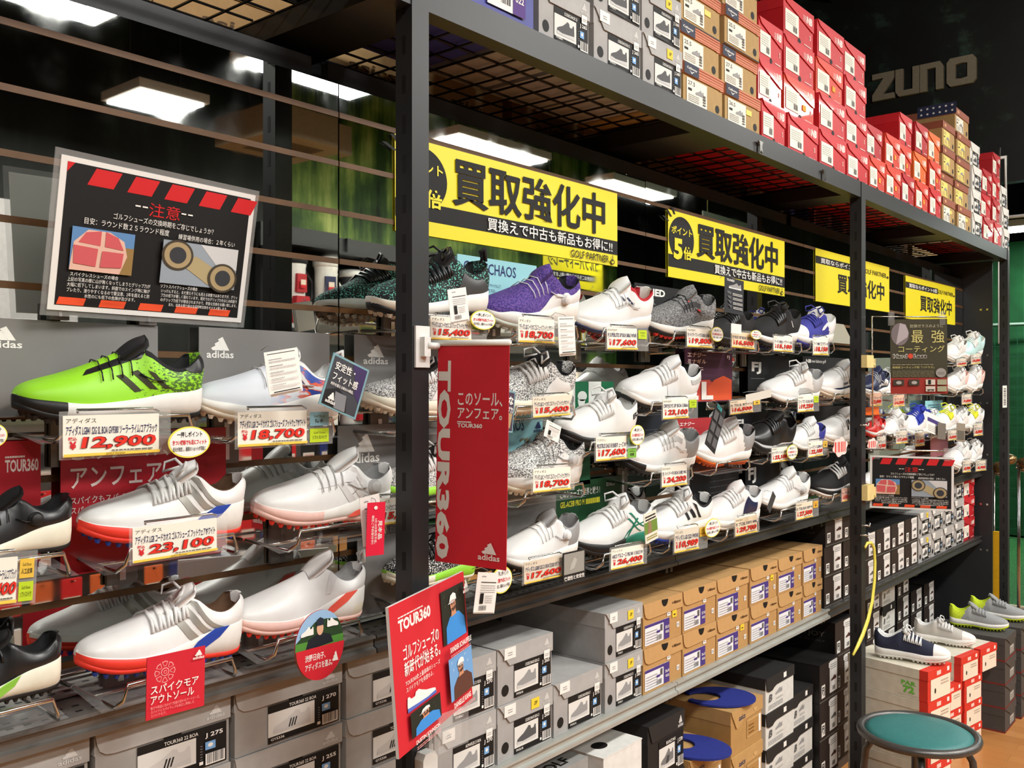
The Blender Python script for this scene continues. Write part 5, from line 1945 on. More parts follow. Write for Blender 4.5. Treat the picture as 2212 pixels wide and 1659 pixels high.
price_tag((1460, 1145), (1513, 1137), (1508, 1185), (1457, 1196), 1.15, A, 'アディダス LGB ZG21 FW5545', '10,989', 'price tag reading 10,989 under the shoe with three black stripes', ((YS_, ('人工皮革',)),), flat(216, 208, 190))
price_tag((1592, 1121), (1638, 1111), (1635, 1149), (1588, 1159), 1.15, F_, 'FJ プロSL 53073 WN', '29,700', 'price tag reading 29,700 under the navy panelled shoe', (), flat(226, 210, 180))
price_tag((1723, 1088), (1758, 1081), (1755, 1116), (1720, 1124), 1.15, F_, 'FJ プロSL BOA 53079 W', '27,500', 'price tag reading 27,500 with an orange sticker on the dark shelf', (((226, 170, 60), ('革',)),), flat(224, 214, 190))
price_tag((1822, 1056), (1848, 1050), (1846, 1079), (1818, 1084), 1.15, F_, 'FJ プロSL 53075', '15,400', 'reddish price tag left of the second post on the dark shelf', (), flat(226, 180, 160))
for tl, br, pr, words in (((1880, 850), (1904, 876), '22,000', 'under the navy shoe'), ((1930, 854), (1953, 877), '14,300', 'just left of the dark poster'), ((1895, 944), (1913, 972), '9,900', 'beside the silver stand in the far bay'), ((1936, 933), (1960, 957), '17,600', 'under the blue laced shoe'),
                          ((1977, 935), (1996, 962), '7,480', 'left of the tilted white hang tag'), ((2048, 931), (2066, 950), '8,800', 'under the first yellow laced shoe'), ((2104, 917), (2122, 940), '8,800', 'nearest the end panel in the third row'), ((2078, 853), (2098, 872), '9,800', 'under the pink heeled shoes'),
                          ((2067, 776), (2087, 790), '10,800', 'under the top row at the far end'), ((2098, 766), (2118, 785), '10,800', 'nearest the end panel in the top row'), ((2080, 996), (2096, 1019), '8,900', 'above the far shelf end'), ((2108, 996), (2129, 1016), '8,900', 'at the far end of the bottom row')):
    price_tag(tl, (br[0], tl[1] - 2), br, (tl[0], br[1] + 2), 1.16, F_, 'ゴルフシューズ', pr, 'small price tag %s' % words, (), flat(226, 186, 160) if tl[0] < 1960 and tl[1] < 900 else flat(214, 206, 190))


def oval(x0, y0, x1, y1, Y, label, rows=('一押しポイント', 'きつい傾斜でも足にフィット', '足元が安定し、最高のショットが可能に')):
    m, w, h = up_frame(x0, y0, x1, y1, Y)
    g = G(w, h)
    e = [(.5 * w + .5 * w * math.cos(i * math.pi / 18), .5 * h + .5 * h * math.sin(i * math.pi / 18)) for i in range(36)]
    g.prism([(a, c) for a, c in e], 'z', -.0012, 0, flat(238, 226, 90))
    g.ell(.5, .5, .5, .5, flat(238, 226, 90), 36)
    g.ell(.5, .5, .465, .455, W, 36)
    g.text(rows[0], .20, .66, .80, .84, K, .02)
    g.text(rows[1], .10, .42, .90, .58, RED, .03)
    g.text(rows[2], .10, .22, .88, .36, K, .015)
    printed('promotion_card', g, m, label, 'promotion card', 'oval promotion cards')


oval(363, 923, 454, 986, 1.135, 'white oval card with yellow rim right of the 12,900 price tag')
oval(-52, 915, 16, 966, 1.135, 'white oval card with yellow rim at the left edge')
oval(1017, 668, 1070, 714, 1.14, 'white oval card beside the black and teal shoe')
oval(1062, 1229, 1106, 1276, 1.14, 'white oval card beside the white hang tag under the red banner')
oval(1362, 919, 1392, 960, 1.14, 'white oval card above the 24,200 price tag')
oval(1536, 705, 1562, 739, 1.14, 'white oval card beside the 19,800 price tag')
oval(1622, 712, 1645, 734, 1.138, 'white oval card on the 16,500 price tag of the top row')
oval(1523, 1124, 1556, 1156, 1.14, 'white oval card on the dark shelf beside the 10,989 tag')
oval(1700, 962, 1723, 990, 1.138, 'white oval card over the 23,100 tag in the third row')
for (x0, y0, x1, y1, words) in ((1798, 945, 1832, 985, 'left of the second post'), (1873, 947, 1896, 972, 'right of the second post')):
    m, w, h = up_frame(x0, y0, x1, y1, 1.13)
    g = G(w, h)
    pts = []
    for i in range(48):
        a = i * math.pi / 24
        r = 1 + .10 * math.sin(a * 6)
        pts.append((.5 + .45 * r * math.cos(a), .5 + .45 * r * math.sin(a)))
    g.prism([(a * w, c * h) for a, c in pts], 'z', -.001, 0, flat(216, 150, 140))
    g.poly(pts, flat(232, 214, 206))
    g.bars(.15, .25, .85, .75, 6, flat(214, 60, 50), 2)
    printed('promotion_card', g, m, 'cloud shaped red and white card ' + words, 'promotion card', 'cloud shaped cards')


# ---- cards standing behind the shoes
def back_card(x0, y0, x1, y1, base, label, draw=None, Y=1.289, ledge=True, edge=None, name='display_card', Yt=None):
    m, w, h = up_frame(x0, y0, x1, y1, Y, Yt)
    t = thing(name, label, 'display card', group='display cards behind the shoes', mat=m)
    g = G(w, h)
    g.sheet(base, .0018, edge)
    if draw:
        draw(g)
    g.build('printed_face', t)
    if ledge:
        b = MB()
        b.box(0, 0, 0, w, .0016, .012, base)
        b.build('ledge', t)
    return t


CGREY = mt('card_grey', (126, 124, 122), .7, var=.05, scale=12)


def d_logo(x0, y0, x1, y1, c=W):
    return lambda g: g.sport_logo(x0, y0, x1, y1, c)


back_card(-60, 684, 341, 893, CGREY, 'large grey card with white three bar logo behind the lime shoe', d_logo(.05, .70, .24, .92))
back_card(430, 706, 712, 893, CGREY, 'grey card with white three bar logo behind the printed white shoe', d_logo(.05, .66, .24, .90))
back_card(766, 722, 975, 884, CGREY, 'grey card with white logo behind the tilted teal card', d_logo(.08, .62, .32, .88))
back_card(730, 920, 1000, 1075, CGREY, 'grey card with white logo above the red hang tag', d_logo(.08, .56, .30, .90))
back_card(772, 1165, 1010, 1272, CGREY, 'plain grey card low behind the first post')
CRED = mt('card_red', (170, 24, 38), .55, var=.08, scale=6)
TEXTW = flat(224, 206, 200)


def red_card(g):
    g.text('TOUR360', .82, .87, .99, .93, TEXTW, .03)
    g.text('このソール、', .05, .80, .62, .93, TEXTW, .014)
    g.text('アンフェア。', .05, .60, .62, .75, TEXTW, .014)
    g.text('スパイクもスパイクレスをも凌駕した', .05, .49, .70, .545, TEXTW, .01)
    g.text('スパイクモア誕生。', .05, .42, .36, .475, TEXTW, .01)


def red_card2(g):
    g.text('TOUR360', .55, .76, .97, .86, TEXTW, .03)
    g.lines(.55, .87, .8, .90, 1, TEXTW)


back_card(131, 937, 488, 1188, CRED, 'red card with white headline behind the red soled shoe', red_card)
back_card(-90, 958, 88, 1225, CRED, 'red card with white lettering behind the black shoe at the left edge', red_card2)
AQ = flat(150, 204, 212)


def aqua_card(g):
    nv = flat(40, 52, 100)
    g.text('CODECHAOS', .07, .68, .72, .90, nv, .015)
    g.text('BLUE', .24, .58, .36, .65, nv, 0)
    g.text('海のプラスチック廃棄物をアップサイクルして', .08, .44, .52, .51, nv, 0)
    g.text('つくられたコードカオス21。', .08, .34, .46, .41, nv, 0)
    g.sport_logo(.86, .64, .99, .84, nv)
    r = random.Random(2)
    z = g.lay()
    for i in range(24):
        a, c = r.uniform(.58, .78), r.uniform(.25, .50)
        g.poly([(a, c), (a + .03, c + .02), (a + .04, c + .06), (a + .005, c + .03)], flat(150, 140, 110), z)


back_card(988, 548, 1159, 678, AQ, 'light blue card with dark blue heading behind the purple shoe', aqua_card)
back_card(1020, 897, 1172, 1005, AQ, 'light blue card behind the speckled shoe with a dial', aqua_card)
back_card(1082, 1068, 1201, 1190, CGREY, 'plain grey card behind the grey heeled shoe on the dark shelf')
BL2 = flat(24, 25, 28)


def tuned(g):
    g.text('TUNED', .03, .78, .56, .93, W, .04)
    g.text('FOR', .03, .60, .38, .73, flat(130, 130, 136), 0)
    g.text('GOLF', .03, .42, .42, .55, flat(130, 130, 136), 0)
    g.text('挑むゴルファーのために', .03, .30, .44, .36, W, .01)
    g.lines(.03, .2, .36, .26, 1, W, .5)


back_card(1371, 610, 1484, 728, BL2, 'black card reading TUNED FOR GOLF behind the heather grey shoe', tuned)


def green_card(g):
    wd = flat(236, 240, 236)
    gr = flat(20, 110, 70)
    for i in range(4):
        c = wd if i % 2 == 0 else gr
        g.rect(i * .25, 0, (i + 1) * .25, 1, c)
        if i % 2 == 0:
            g.text('B', i * .25 + .07, .36, i * .25 + .18, .76, K, .06, .3)
        else:
            z = g.lay()
            g.poly([(i * .25 + .04, .68), (i * .25 + .19, .68), (i * .25 + .13, .36), (i * .25 + .10, .36)], wd, z)
            g.ell(i * .25 + .13, .74, .09, .09, wd, 14, z)
            g.poly([(i * .25 + .10, .30), (i * .25 + .12, .22), (i * .25 + .135, .30)], wd, z)


back_card(1213, 824, 1324, 940, flat(20, 110, 70), 'green and white striped card behind the white laced shoe', green_card)


def fuel(top):
    def f(g):
        g.poly([(.0, 0), (.62, 0), (.62, .30), (.5, .42), (0, .4)], flat(196, 70, 60))
        g.poly([(.45, .25), (.6, .42), (.8, .50), (.98, .42), (.98, .02), (.5, .02)], flat(216, 84, 44))
        g.text('FUEL', .04, .50, .30, .57, flat(240, 220, 210), .03)
        g.text('エナジー', .05, .84, .42, .93, flat(240, 220, 216), .03)
        g.text('ミナギル', .05, .72, .42, .81, flat(240, 220, 216), .03)
        g.lines(.05, .6, .36, .68, 2, flat(240, 220, 216), .4)
        for x in (.0, .30):
            g.rect(.02 + x, .04, .12 + x, .38, flat(236, 230, 224))
            g.rect(.12 + x, .04, .26 + x, .12, flat(236, 230, 224))
        g.text('FJ', .86, .82, .92, .90, W, .02)
    return f


back_card(1479, 752, 1582, 866, flat(70, 36, 60), 'purple and orange card with white heading in the second row', fuel(1))
back_card(1463, 906, 1548, 992, flat(170, 44, 50), 'red and orange card behind the white shoe with orange sole', fuel(0))


def fj(g):
    g.text('FJ', .08, .58, .30, .84, W, .04)
    g.lines(.06, .48, .38, .50, 1, GREY, .5)


back_card(1616, 765, 1705, 864, BL2, 'black card with white monogram behind the grey heeled shoe, upper one', fj, 1.2885)
back_card(1582, 892, 1660, 976, BL2, 'black card with white monogram behind the glossy black shoe', fj, 1.2885)
back_card(1610, 991, 1684, 1106, BL2, 'black card with white monogram behind the white shoe with side dial', fj, 1.2885)


def nbc(g):
    g.text('NB', .05, .82, .14, .92, W, .04, .2)
    g.text('new balance golf', .15, .80, .40, .92, W, 0)


back_card(1734, 769, 1850, 845, BL2, 'black card with small white lettering behind the shoe left of the second post', nbc, 1.2885)
back_card(1738, 880, 1850, 944, BL2, 'plain black card in the third row left of the second post', None, 1.2885)


def fjpro(g):
    g.text('FJ PRO SL', .80, .83, .97, .90, flat(180, 180, 180), .02)
    g.text('世界基準の', .0, .42, .40, .52, flat(216, 216, 212), .02)
    g.text('スパイクレス', .0, .28, .40, .38, flat(216, 216, 212), .02)
    g.lines(.45, .3, .95, .75, 5, flat(80, 80, 84), .15)


back_card(1476, 1003, 1596, 1118, BL2, 'black card with white heading behind the navy panelled shoe', fjpro, 1.29)
back_card(1336, 884, 1450, 996, flat(34, 44, 58), 'dark blue grey card behind the white shoe with grey heel', lambda g: (g.text('TOUR', .0, .78, .12, .92, flat(110, 170, 180), .02), g.text('全', .02, .36, .12, .56, W, .02), g.lines(.2, .6, .8, .64, 1, flat(90, 100, 110), .4)))


def green2(g):
    g.text('このシューズで世界と戦う！', .07, .80, .66, .90, W, .02)
    g.text('GEL-ACE® PRO M', .07, .68, .42, .76, flat(220, 214, 60), .02)
    g.lines(.44, .68, .66, .76, 1, flat(220, 214, 60), .9)
    g.text('DUNLOP', .76, .88, .90, .93, W, .0)
    g.ell(.20, .46, .045, .09, flat(236, 236, 236))
    g.poly([(.12, .02), (.27, .02), (.26, .30), (.22, .40), (.16, .40)], flat(180, 200, 220))
    g.rect(.0, .0, 1, .08, flat(60, 120, 50))


back_card(1199, 1046, 1341, 1182, flat(24, 70, 40), 'dark green card with white heading behind the green striped shoe', green2, 1.29)
back_card(1236, 950, 1275, 1045, flat(26, 84, 56), 'dark green leaf printed card under the white laced shoe', lambda g: g.poly([(.1, .0), (.3, .0), (.7, 1), (.55, 1)], flat(150, 180, 150)), 1.29, False)
back_card(1999, 866, 2036, 905, flat(150, 206, 214), 'pale blue card behind the aqua shoe in the far bay', lambda g: g.lines(.15, .4, .8, .85, 4, flat(60, 90, 110), .5), 1.27)
back_card(1869, 880, 1899, 895, flat(240, 120, 40), 'small orange card behind the red shoe', None, 1.28)
back_card(2010, 945, 2048, 980, flat(170, 110, 116), 'dusty pink card low in the far bay', None, 1.27)
back_card(1773, 690, 1846, 748, flat(150, 146, 128), 'plain beige card at the right end of the top row', None, 1.25, True, None, 'display_card', 1.29)

# ---- small tilted cards
m, w, h = corner_frame((732, 767), (811, 806), (766, 907), (690, 872), 1.12)
g = G(w, h)
g.sheet(flat(120, 160, 170), .0015)
g.rect(.05, .04, .95, .96, flat(64, 66, 72))
g.poly([(.55, .96), (.95, .96), (.95, .30), (.78, .42), (.70, .7)], flat(62, 48, 92))
g.poly([(.05, .3), (.35, .42), (.62, .3), (.7, .04), (.05, .04)], flat(28, 28, 30))
g.poly([(.30, .34), (.60, .34), (.66, .04), (.36, .04)], flat(126, 128, 132))
g.text('安定性・', .12, .72, .66, .88, W, .014)
g.text('フィット感', .12, .52, .80, .68, W, .014)
g.text('創作を超える新BOA構造。', .12, .42, .74, .48, W, .01)
g.sport_logo(.10, .08, .36, .30, W)
printed('tilted_card', g, m, 'tilted teal edged card with white heading left of the first post', 'promotion card')
for (q, Y, words) in ((((1084, 842), (1118, 846), (1108, 936), (1070, 930)), 1.16, 'upper'), (((1062, 1046), (1112, 1050), (1084, 1130), (1048, 1122)), 1.16, 'lower')):
    m, w, h = corner_frame(*q, Y)
    g = G(w, h)
    g.sheet(flat(120, 160, 170), .0015)
    g.rect(.05, .04, .95, .96, flat(70, 58, 76))
    g.poly([(.1, .1), (.8, .1), (.9, .45), (.2, .5)], flat(170, 150, 110))
    g.text('的な' if words == 'upper' else '防水', .30, .66, .9, .88, W, .03)
    if words == 'upper':
        g.text('グリップ力', .06, .46, .9, .62, W, .03)
    printed('tilted_card', g, m, 'tilted teal edged card right of the red hanging banner, %s one' % words, 'promotion card')
m, w, h = corner_frame((322, 1422), (447, 1393), (441, 1525), (315, 1557), 1.12)
g = G(w, h)
g.sheet(flat(206, 36, 52), .0015)
PINK = flat(240, 160, 160)
for k in range(8):
    a = k * math.pi / 4
    cx, cy = .30 + .13 * math.cos(a), .70 + .13 * math.sin(a)
    z = g.lay() if k == 0 else z
    pts = [(.30 + r_ * math.cos(a + d_), .72 + r_ * math.sin(a + d_)) for r_, d_ in ((.09, -.2), (.17, -.32), (.18, .0), (.17, .32), (.09, .2))]
    g.poly(pts, PINK, z)
    pts = [(.30 + r_ * math.cos(a + d_), .72 + r_ * math.sin(a + d_)) for r_, d_ in ((.10, -.12), (.155, -.24), (.165, .0), (.155, .24), (.10, .12))]
    g.poly(pts, flat(206, 36, 52), z + EPS)
g.ell(.30, .72, .07, .07, PINK)
g.ell(.30, .72, .055, .055, flat(206, 36, 52))
g.ell(.30, .72, .03, .03, PINK)
g.ell(.30, .72, .02, .02, flat(206, 36, 52))
g.text('スパイクモア', .06, .40, .88, .54, W, .014)
g.text('アウトソール', .06, .24, .80, .38, W, .014)
g.text('動きや用途に合わせて性能が変わるアートビーズ。', .06, .16, .90, .21, PINK, .0)
g.text('スパイクとスパイクレスを両立し昇格した', .06, .10, .80, .15, PINK, .0)
g.text('スパイクモア。', .06, .04, .32, .09, PINK, .0)
g.sport_logo(.76, .82, .96, .97, W)
printed('spike_card', g, m, 'red square card with white heading hanging below the bottom row', 'promotion card')
m, w, h = up_frame(637, 1330, 741, 1452, 1.12)
g = G(w, h)
e = [(.5 * w + .5 * w * math.cos(i * math.pi / 20), .5 * h + .5 * h * math.sin(i * math.pi / 20)) for i in range(40)]
g.prism(e, 'z', -.0015, 0, flat(206, 36, 50))
g.ell(.5, .5, .5, .5, flat(150, 186, 220), 40)
g.poly([(0.5 + .5 * math.cos(math.radians(a)), .5 + .5 * math.sin(math.radians(a))) for a in range(-190, 41, 10)] + [(.62, .86), (.4, .84)], flat(40, 66, 36))
g.poly([(0.5 + .5 * math.cos(math.radians(a)), .5 + .5 * math.sin(math.radians(a))) for a in range(-190, 11, 10)], flat(80, 140, 56))
g.poly([(.20, .46), (.26, .60), (.42, .66), (.58, .66), (.72, .62), (.78, .5)], flat(28, 32, 40))
g.ell(.50, .74, .07, .10, flat(216, 170, 140), 16)
g.poly([(.42, .78), (.58, .78), (.57, .87), (.50, .90), (.43, .87)], flat(36, 44, 56))
g.shoe_pic(.10, .66, .36, .80, W)
g.shoe_pic(.64, .72, .88, .86, W, None, True)
g.poly([(0.5 + .5 * math.cos(math.radians(a)), .5 + .5 * math.sin(math.radians(a))) for a in range(-178, 1, 8)], flat(206, 36, 50))
g.text('渋野日向子、', .18, .30, .60, .40, W, .014)
g.text('アディダスを選ぶ。', .18, .17, .74, .27, W, .014)
g.three_bars(.74, .22, .88, .36, W)
printed('round_card', g, m, 'round red card with a person holding shoes hanging below the bottom row', 'promotion card')
m, w, h = corner_frame((1241, 1190), (1290, 1179), (1263, 1250), (1217, 1262), 1.14)
g = G(w, h)
g.sheet(flat(30, 30, 30), .0012)
g.rect(.05, .28, .95, .95, flat(150, 148, 140))
g.poly([(.3, .4), (.5, .45), (.62, .7), (.5, .8), (.36, .6)], flat(176, 174, 166))
g.text('快適性と安定性', .05, .08, .95, .22, W, .02)
printed('tilted_card', g, m, 'black framed tilted card on the dark shelf beside the 17,600 tag', 'promotion card')
m, w, h = corner_frame((1408, 1104), (1427, 1095), (1426, 1160), (1391, 1178), 1.13)
g = G(w, h)
g.sheet(flat(226, 222, 206), .001)
g.rect(.0, .30, 1, .70, flat(110, 140, 60))
g.poly([(.2, .3), (.5, .3), (.55, .62), (.35, .75)], flat(150, 120, 90))
g.lines(.1, .75, .9, .95, 2, K, .5)
g.lines(.1, .1, .9, .25, 2, flat(150, 140, 60), .5)
printed('leaflet', g, m, 'small photo leaflet hanging before the shoe with three black stripes', 'leaflet')


# ---- paper hang tags on the shoes
def hang_tag(q, Y, label, c=W, draw=None, n=2):
    m, w, h = corner_frame(*q, Y)
    t = thing('hang_tag', label, 'hang tag', group='paper hang tags on shoes', mat=m)
    g = G(w, h)
    g.sheet(c, .0006)
    if draw:
        draw(g)
    g.build('front_sheet', t)
    for k in range(1, n):
        b = MB()
        b.box(.05 * w * k, -.03 * h * k, -.0016 * k - .001, w * (1 + .03 * k), h * (1 - .02 * k), -.0016 * k, W)
        b.build('rear_sheet', t)
    b = MB()
    b.tube([(w * .5, h * .97, 0), (w * .55, h * 1.05, -.006), (w * .4, h * 1.12, -.022), (w * .3, h * 1.02, -.03)], .0006, GREY, 5)
    b.build('string', t)


def fine(g):
    g.rect(.08, .93, .92, .945, K)
    for i in range(5):
        g.lines(.1, .80 - .15 * i, .5, .815 - .15 * i, 1, GREY, 1, i)
        g.lines(.1, .73 - .15 * i, .9, .78 - .15 * i, 3, flat(170, 170, 170), .4, i + 9)
    g.rect(.1, .03, .9, .055, K)


def fine2(g):
    g.text('adidas', .2, .88, .42, .92, GREY, .02)
    g.rect(.2, .74, .92, .765, DG)
    g.lines(.2, .5, .9, .72, 4, flat(180, 180, 180), .3)
    g.rect(.22, .22, .38, .48, K)
    g.lines(.45, .25, .8, .46, 4, GREY, .25)
    g.bars(.2, .06, .55, .18, 12, DG)


hang_tag(((553, 763), (627, 754), (652, 838), (583, 855)), 1.10, 'white paper hang tag on the printed white shoe', W, fine, 3)


def mihon(g):
    g.text('見本品', .62, .30, .86, .66, W, .02, rot=-90)
    g.text('3月10日発売予定。', .42, .22, .56, .70, W, .01, rot=-90)
    g.text('現在ご予約受付中!!', .24, .22, .38, .76, W, .01, rot=-90)
    g.ell(.45, .90, .1, .035, W)


hang_tag(((782, 1087), (817, 1085), (831, 1197), (788, 1203)), 1.10, 'red hang tag on the pink soled shoe beside the first post', flat(222, 30, 62), mihon, 1)
hang_tag(((763, 1080), (808, 1068), (826, 1170), (786, 1182)), 1.112, 'white paper tag behind the red hang tag', W, fine2, 2)
hang_tag(((930, 630), (972, 626), (1014, 688), (975, 697)), 1.09, 'white paper hang tag on the black and teal shoe', W, fine2, 3)
hang_tag(((1199, 684), (1231, 684), (1246, 762), (1206, 766)), 1.10, 'white paper hang tag on the purple shoe', W, fine, 3)
hang_tag(((1017, 1232), (1066, 1240), (1066, 1320), (1024, 1326)), 1.08, 'white paper hang tag under the red hanging banner', W, fine2, 2)


def dark_tag(g):
    g.text('TUNED', .1, .90, .5, .96, W, .02)
    g.shoe_pic(.2, .70, .85, .88, GREY, flat(220, 220, 220))
    for k in range(4):
        g.poly([(.1 + .05 * k, .56 - .13 * k), (.3, .52 - .13 * k), (.34, .60 - .13 * k), (.14, .62 - .13 * k)], flat(90, 92, 96))
        g.lines(.4, .52 - .13 * k, .9, .60 - .13 * k, 2, W, .35, k)


hang_tag(((1573, 600), (1613, 608), (1606, 683), (1564, 672)), 1.08, 'dark hang tag with a shoe picture on the plain black shoe', flat(40, 42, 48), dark_tag, 1)
hang_tag(((1576, 698), (1601, 701), (1600, 722), (1581, 720)), 1.09, 'blank white tag under the dark hang tag', flat(226, 226, 220), None, 1)


def tour_tag(g):
    for k in range(6):
        g.poly([(.08 + .48 * (k % 2), .1 + .26 * (k // 2)), (.44 + .48 * (k % 2), .1 + .26 * (k // 2)), (.44 + .48 * (k % 2), .3 + .26 * (k // 2)), (.08 + .48 * (k % 2), .3 + .26 * (k // 2))], flat(90, 90, 92))
    g.text('TOUR', .1, .88, .6, .97, flat(60, 170, 170), .03)


hang_tag(((1571, 898), (1592, 915), (1543, 985), (1523, 955)), 1.09, 'dark tilted hang tag on the white shoe with orange sole', flat(36, 36, 38), tour_tag, 1)
hang_tag(((1204, 918), (1230, 931), (1208, 958), (1172, 940)), 1.10, 'white paper tag before the speckled shoe with a dial', W, fine2, 1)
hang_tag(((1657, 1034), (1662, 1048), (1664, 1108), (1656, 1098)), 1.09, 'narrow dark tag beside the white shoe with side dial', flat(60, 60, 60), None, 1)
hang_tag(((2018, 898), (2060, 915), (2036, 948), (2003, 930)), 1.09, 'tilted white and violet tag in the far bay', W, lambda g: (g.rect(.05, .55, .75, .75, flat(70, 56, 120)), g.lines(.1, .1, .8, .45, 4, GREY, .3)), 1)
hang_tag(((2041, 915), (2059, 917), (2042, 950), (2026, 948)), 1.08, 'grey tilted tag beside the white and violet tag', flat(110, 104, 96), None, 1)
hang_tag(((2071, 914), (2090, 916), (2084, 956), (2066, 953)), 1.09, 'brown photo tag before the last yellow laced shoe', flat(140, 130, 116), lambda g: g.rect(.1, .1, .9, .6, flat(96, 90, 80)), 1)
hang_tag(((1628, 848), (1692, 836), (1660, 858), (1618, 870)), 1.09, 'blank beige paper tag before the grey heeled shoe', flat(206, 202, 190), None, 1)


# ---- yellow banners on the mirror
YB = mt('banner_yellow', (232, 218, 38), .38, var=.03, scale=3)


def banner_a(g):
    g.rect(0, .155, 1, .345, K)
    g.ell(.095, .60, .092, .335, K, 40)
    for k, a in enumerate((112, 128, 145)):
        ca, sa = math.cos(math.radians(a)), math.sin(math.radians(a))
        x, y = .075 + .10 * ca, .62 + .35 * sa
        g.poly([(x, y), (x + .012, y + .01), (x + .04 * ca + .010, y + .12 * sa), (x + .04 * ca - .006, y + .11 * sa)], K)
    g.text('ポイント', .02, .66, .17, .78, YB, .02)
    g.text('5', .035, .28, .10, .60, YB, .05)
    g.text('倍', .105, .30, .165, .50, YB, .03)
    g.text('買取強化中', .205, .38, .925, .93, K, .022)
    g.text('買換えで中古も新品もお得に!!', .345, .175, .965, .325, W, .01)
    g.text('GOLF PARTNER', .735, .03, .945, .125, flat(60, 56, 20), .01)
    g.ell(.965, .05, .012, .035, flat(60, 56, 20))
    g.ell(.965, .05, .007, .02, YB)
    g.rect(.962, .05, .966, .14, flat(60, 56, 20))


def banner_b(g):
    g.rect(0, .72, .62, .86, K)
    g.text('買取ならポイント5倍', .06, .74, .60, .84, W, .01)
    g.text('買取強化中', .26, .22, .92, .62, K, .022)
    g.text('GOLF PARTNER', .60, .74, .95, .84, flat(60, 56, 20), .01)
    g.ell(.97, .76, .015, .03, flat(60, 56, 20))


for q, fn, words in ((((855, 290), (1336, 418), (1333, 577), (855, 497)), banner_a, 'yellow banner with black characters right of the first post, largest one'),
                     (((1449, 453), (1698, 523), (1695, 640), (1443, 598)), banner_a, 'yellow banner with black characters and a round 5 badge, second from the first post'),
                     (((1766, 537), (1924, 578), (1921, 675), (1762, 650)), banner_b, 'yellow banner half hidden behind the second post'),
                     (((1958, 595), (2065, 622), (2063, 702), (1957, 688)), banner_b, 'yellow banner above the dark poster in the far bay')):
    m, w, h = corner_frame(*q, 1.2995)
    g = G(w, h)
    g.sheet(YB, .0008)
    fn(g)
    printed('yellow_banner', g, m, words, 'banner', 'yellow banners on the mirror')


# ---- caution posters
def caution(g):
    g.sheet(flat(230, 228, 224), .0012)
    g.rect(.028, .035, .972, .965, K)
    rd, og = flat(206, 34, 38), flat(236, 84, 44)
    z = g.lay()
    g.poly([(.028, .965), (.06, .965), (.028, .90)], rd, z)
    for k in range(5):
        x = .12 + .185 * k
        g.poly([(x, .84), (x + .12, .84), (x + .155, .955), (x + .035, .955)], rd, z)
        x = .035 + .19 * k
        g.poly([(x, .04), (x + .12, .04), (x + .13, .09), (x + .01, .09)], og, z)
    g.text('注意', .42, .705, .58, .80, rd, .0)
    for x in (.35, .385, .585, .62):
        g.rect(x, .755, x + .026, .765, W)
    g.text('ゴルフシューズの交換時期をご存じでしょうか？', .25, .645, .77, .688, W, .0)
    g.text('目安：ラウンド数２５ラウンド程度', .12, .585, .53, .628, W, .0)
    g.text('練習場併用の場合：２年くらい', .58, .575, .90, .615, W, .0)
    # worn spikeless sole
    g.rect(.07, .275, .36, .56, flat(96, 140, 190))
    g.rect(.30, .275, .36, .46, flat(150, 120, 70))
    g.poly([(.07, .275), (.30, .275), (.33, .40), (.31, .50), (.24, .55), (.14, .55), (.08, .46)], flat(226, 184, 166))
    s_ = flat(206, 92, 96)
    for p in ([(.10, .46), (.13, .53), (.20, .55), (.20, .45)], [(.22, .45), (.22, .55), (.28, .52), (.31, .44)], [(.085, .32), (.08, .44), (.19, .43), (.185, .31)], [(.205, .31), (.21, .42), (.31, .42), (.305, .32)]):
        g.poly(p, s_)
    # worn soft spikes
    g.rect(.50, .25, .92, .56, flat(150, 160, 170))
    g.poly([(.70, .56), (.92, .56), (.92, .40), (.80, .42)], flat(206, 206, 206))
    g.poly([(.60, .40), (.68, .47), (.84, .36), (.76, .27)], flat(176, 160, 120))
    for cx, cy in ((.58, .46), (.84, .33)):
        g.ell(cx, cy, .085, .11, flat(70, 62, 50))
        g.ell(cx, cy, .072, .094, flat(170, 150, 112))
        g.ell(cx, cy, .045, .06, flat(56, 58, 62))
    g.text('スパイクレスシューズの場合', .07, .235, .29, .262, W, .0)
    for k, s in enumerate(('上記の写真の様に山が無くなってしまうとグリップ力が', '大幅に低下してしまいます。斜面でのスイング時に軸が', 'ブレたり、滑りやすくなるので要注意。2年を超えると防')):
        g.text(s, .06, .20 - .035 * k, .45, .228 - .035 * k, W, .0)
    g.text('水性のにも低下の危険が及びます。', .14, .098, .38, .124, W, .0)
    g.text('ソフトスパイクシューズの場合', .50, .215, .70, .242, W, .0)
    for k, s in enumerate(('いっけんすると、まだ使えそうにも見える状態ではありますが、グリッ', 'プ力の低下が著しく現れています。雨天でのグリップ力をはじめ斜面で', 'のグリップ力低下が懸念されますので、早急な交換をお願い致します。')):
        g.text(s, .505, .182 - .032 * k, .935, .208 - .032 * k, W, .0)
    g.text('また、出来る限り鋲は全品同時交換をオススメ致します。', .55, .088, .88, .112, W, .0)


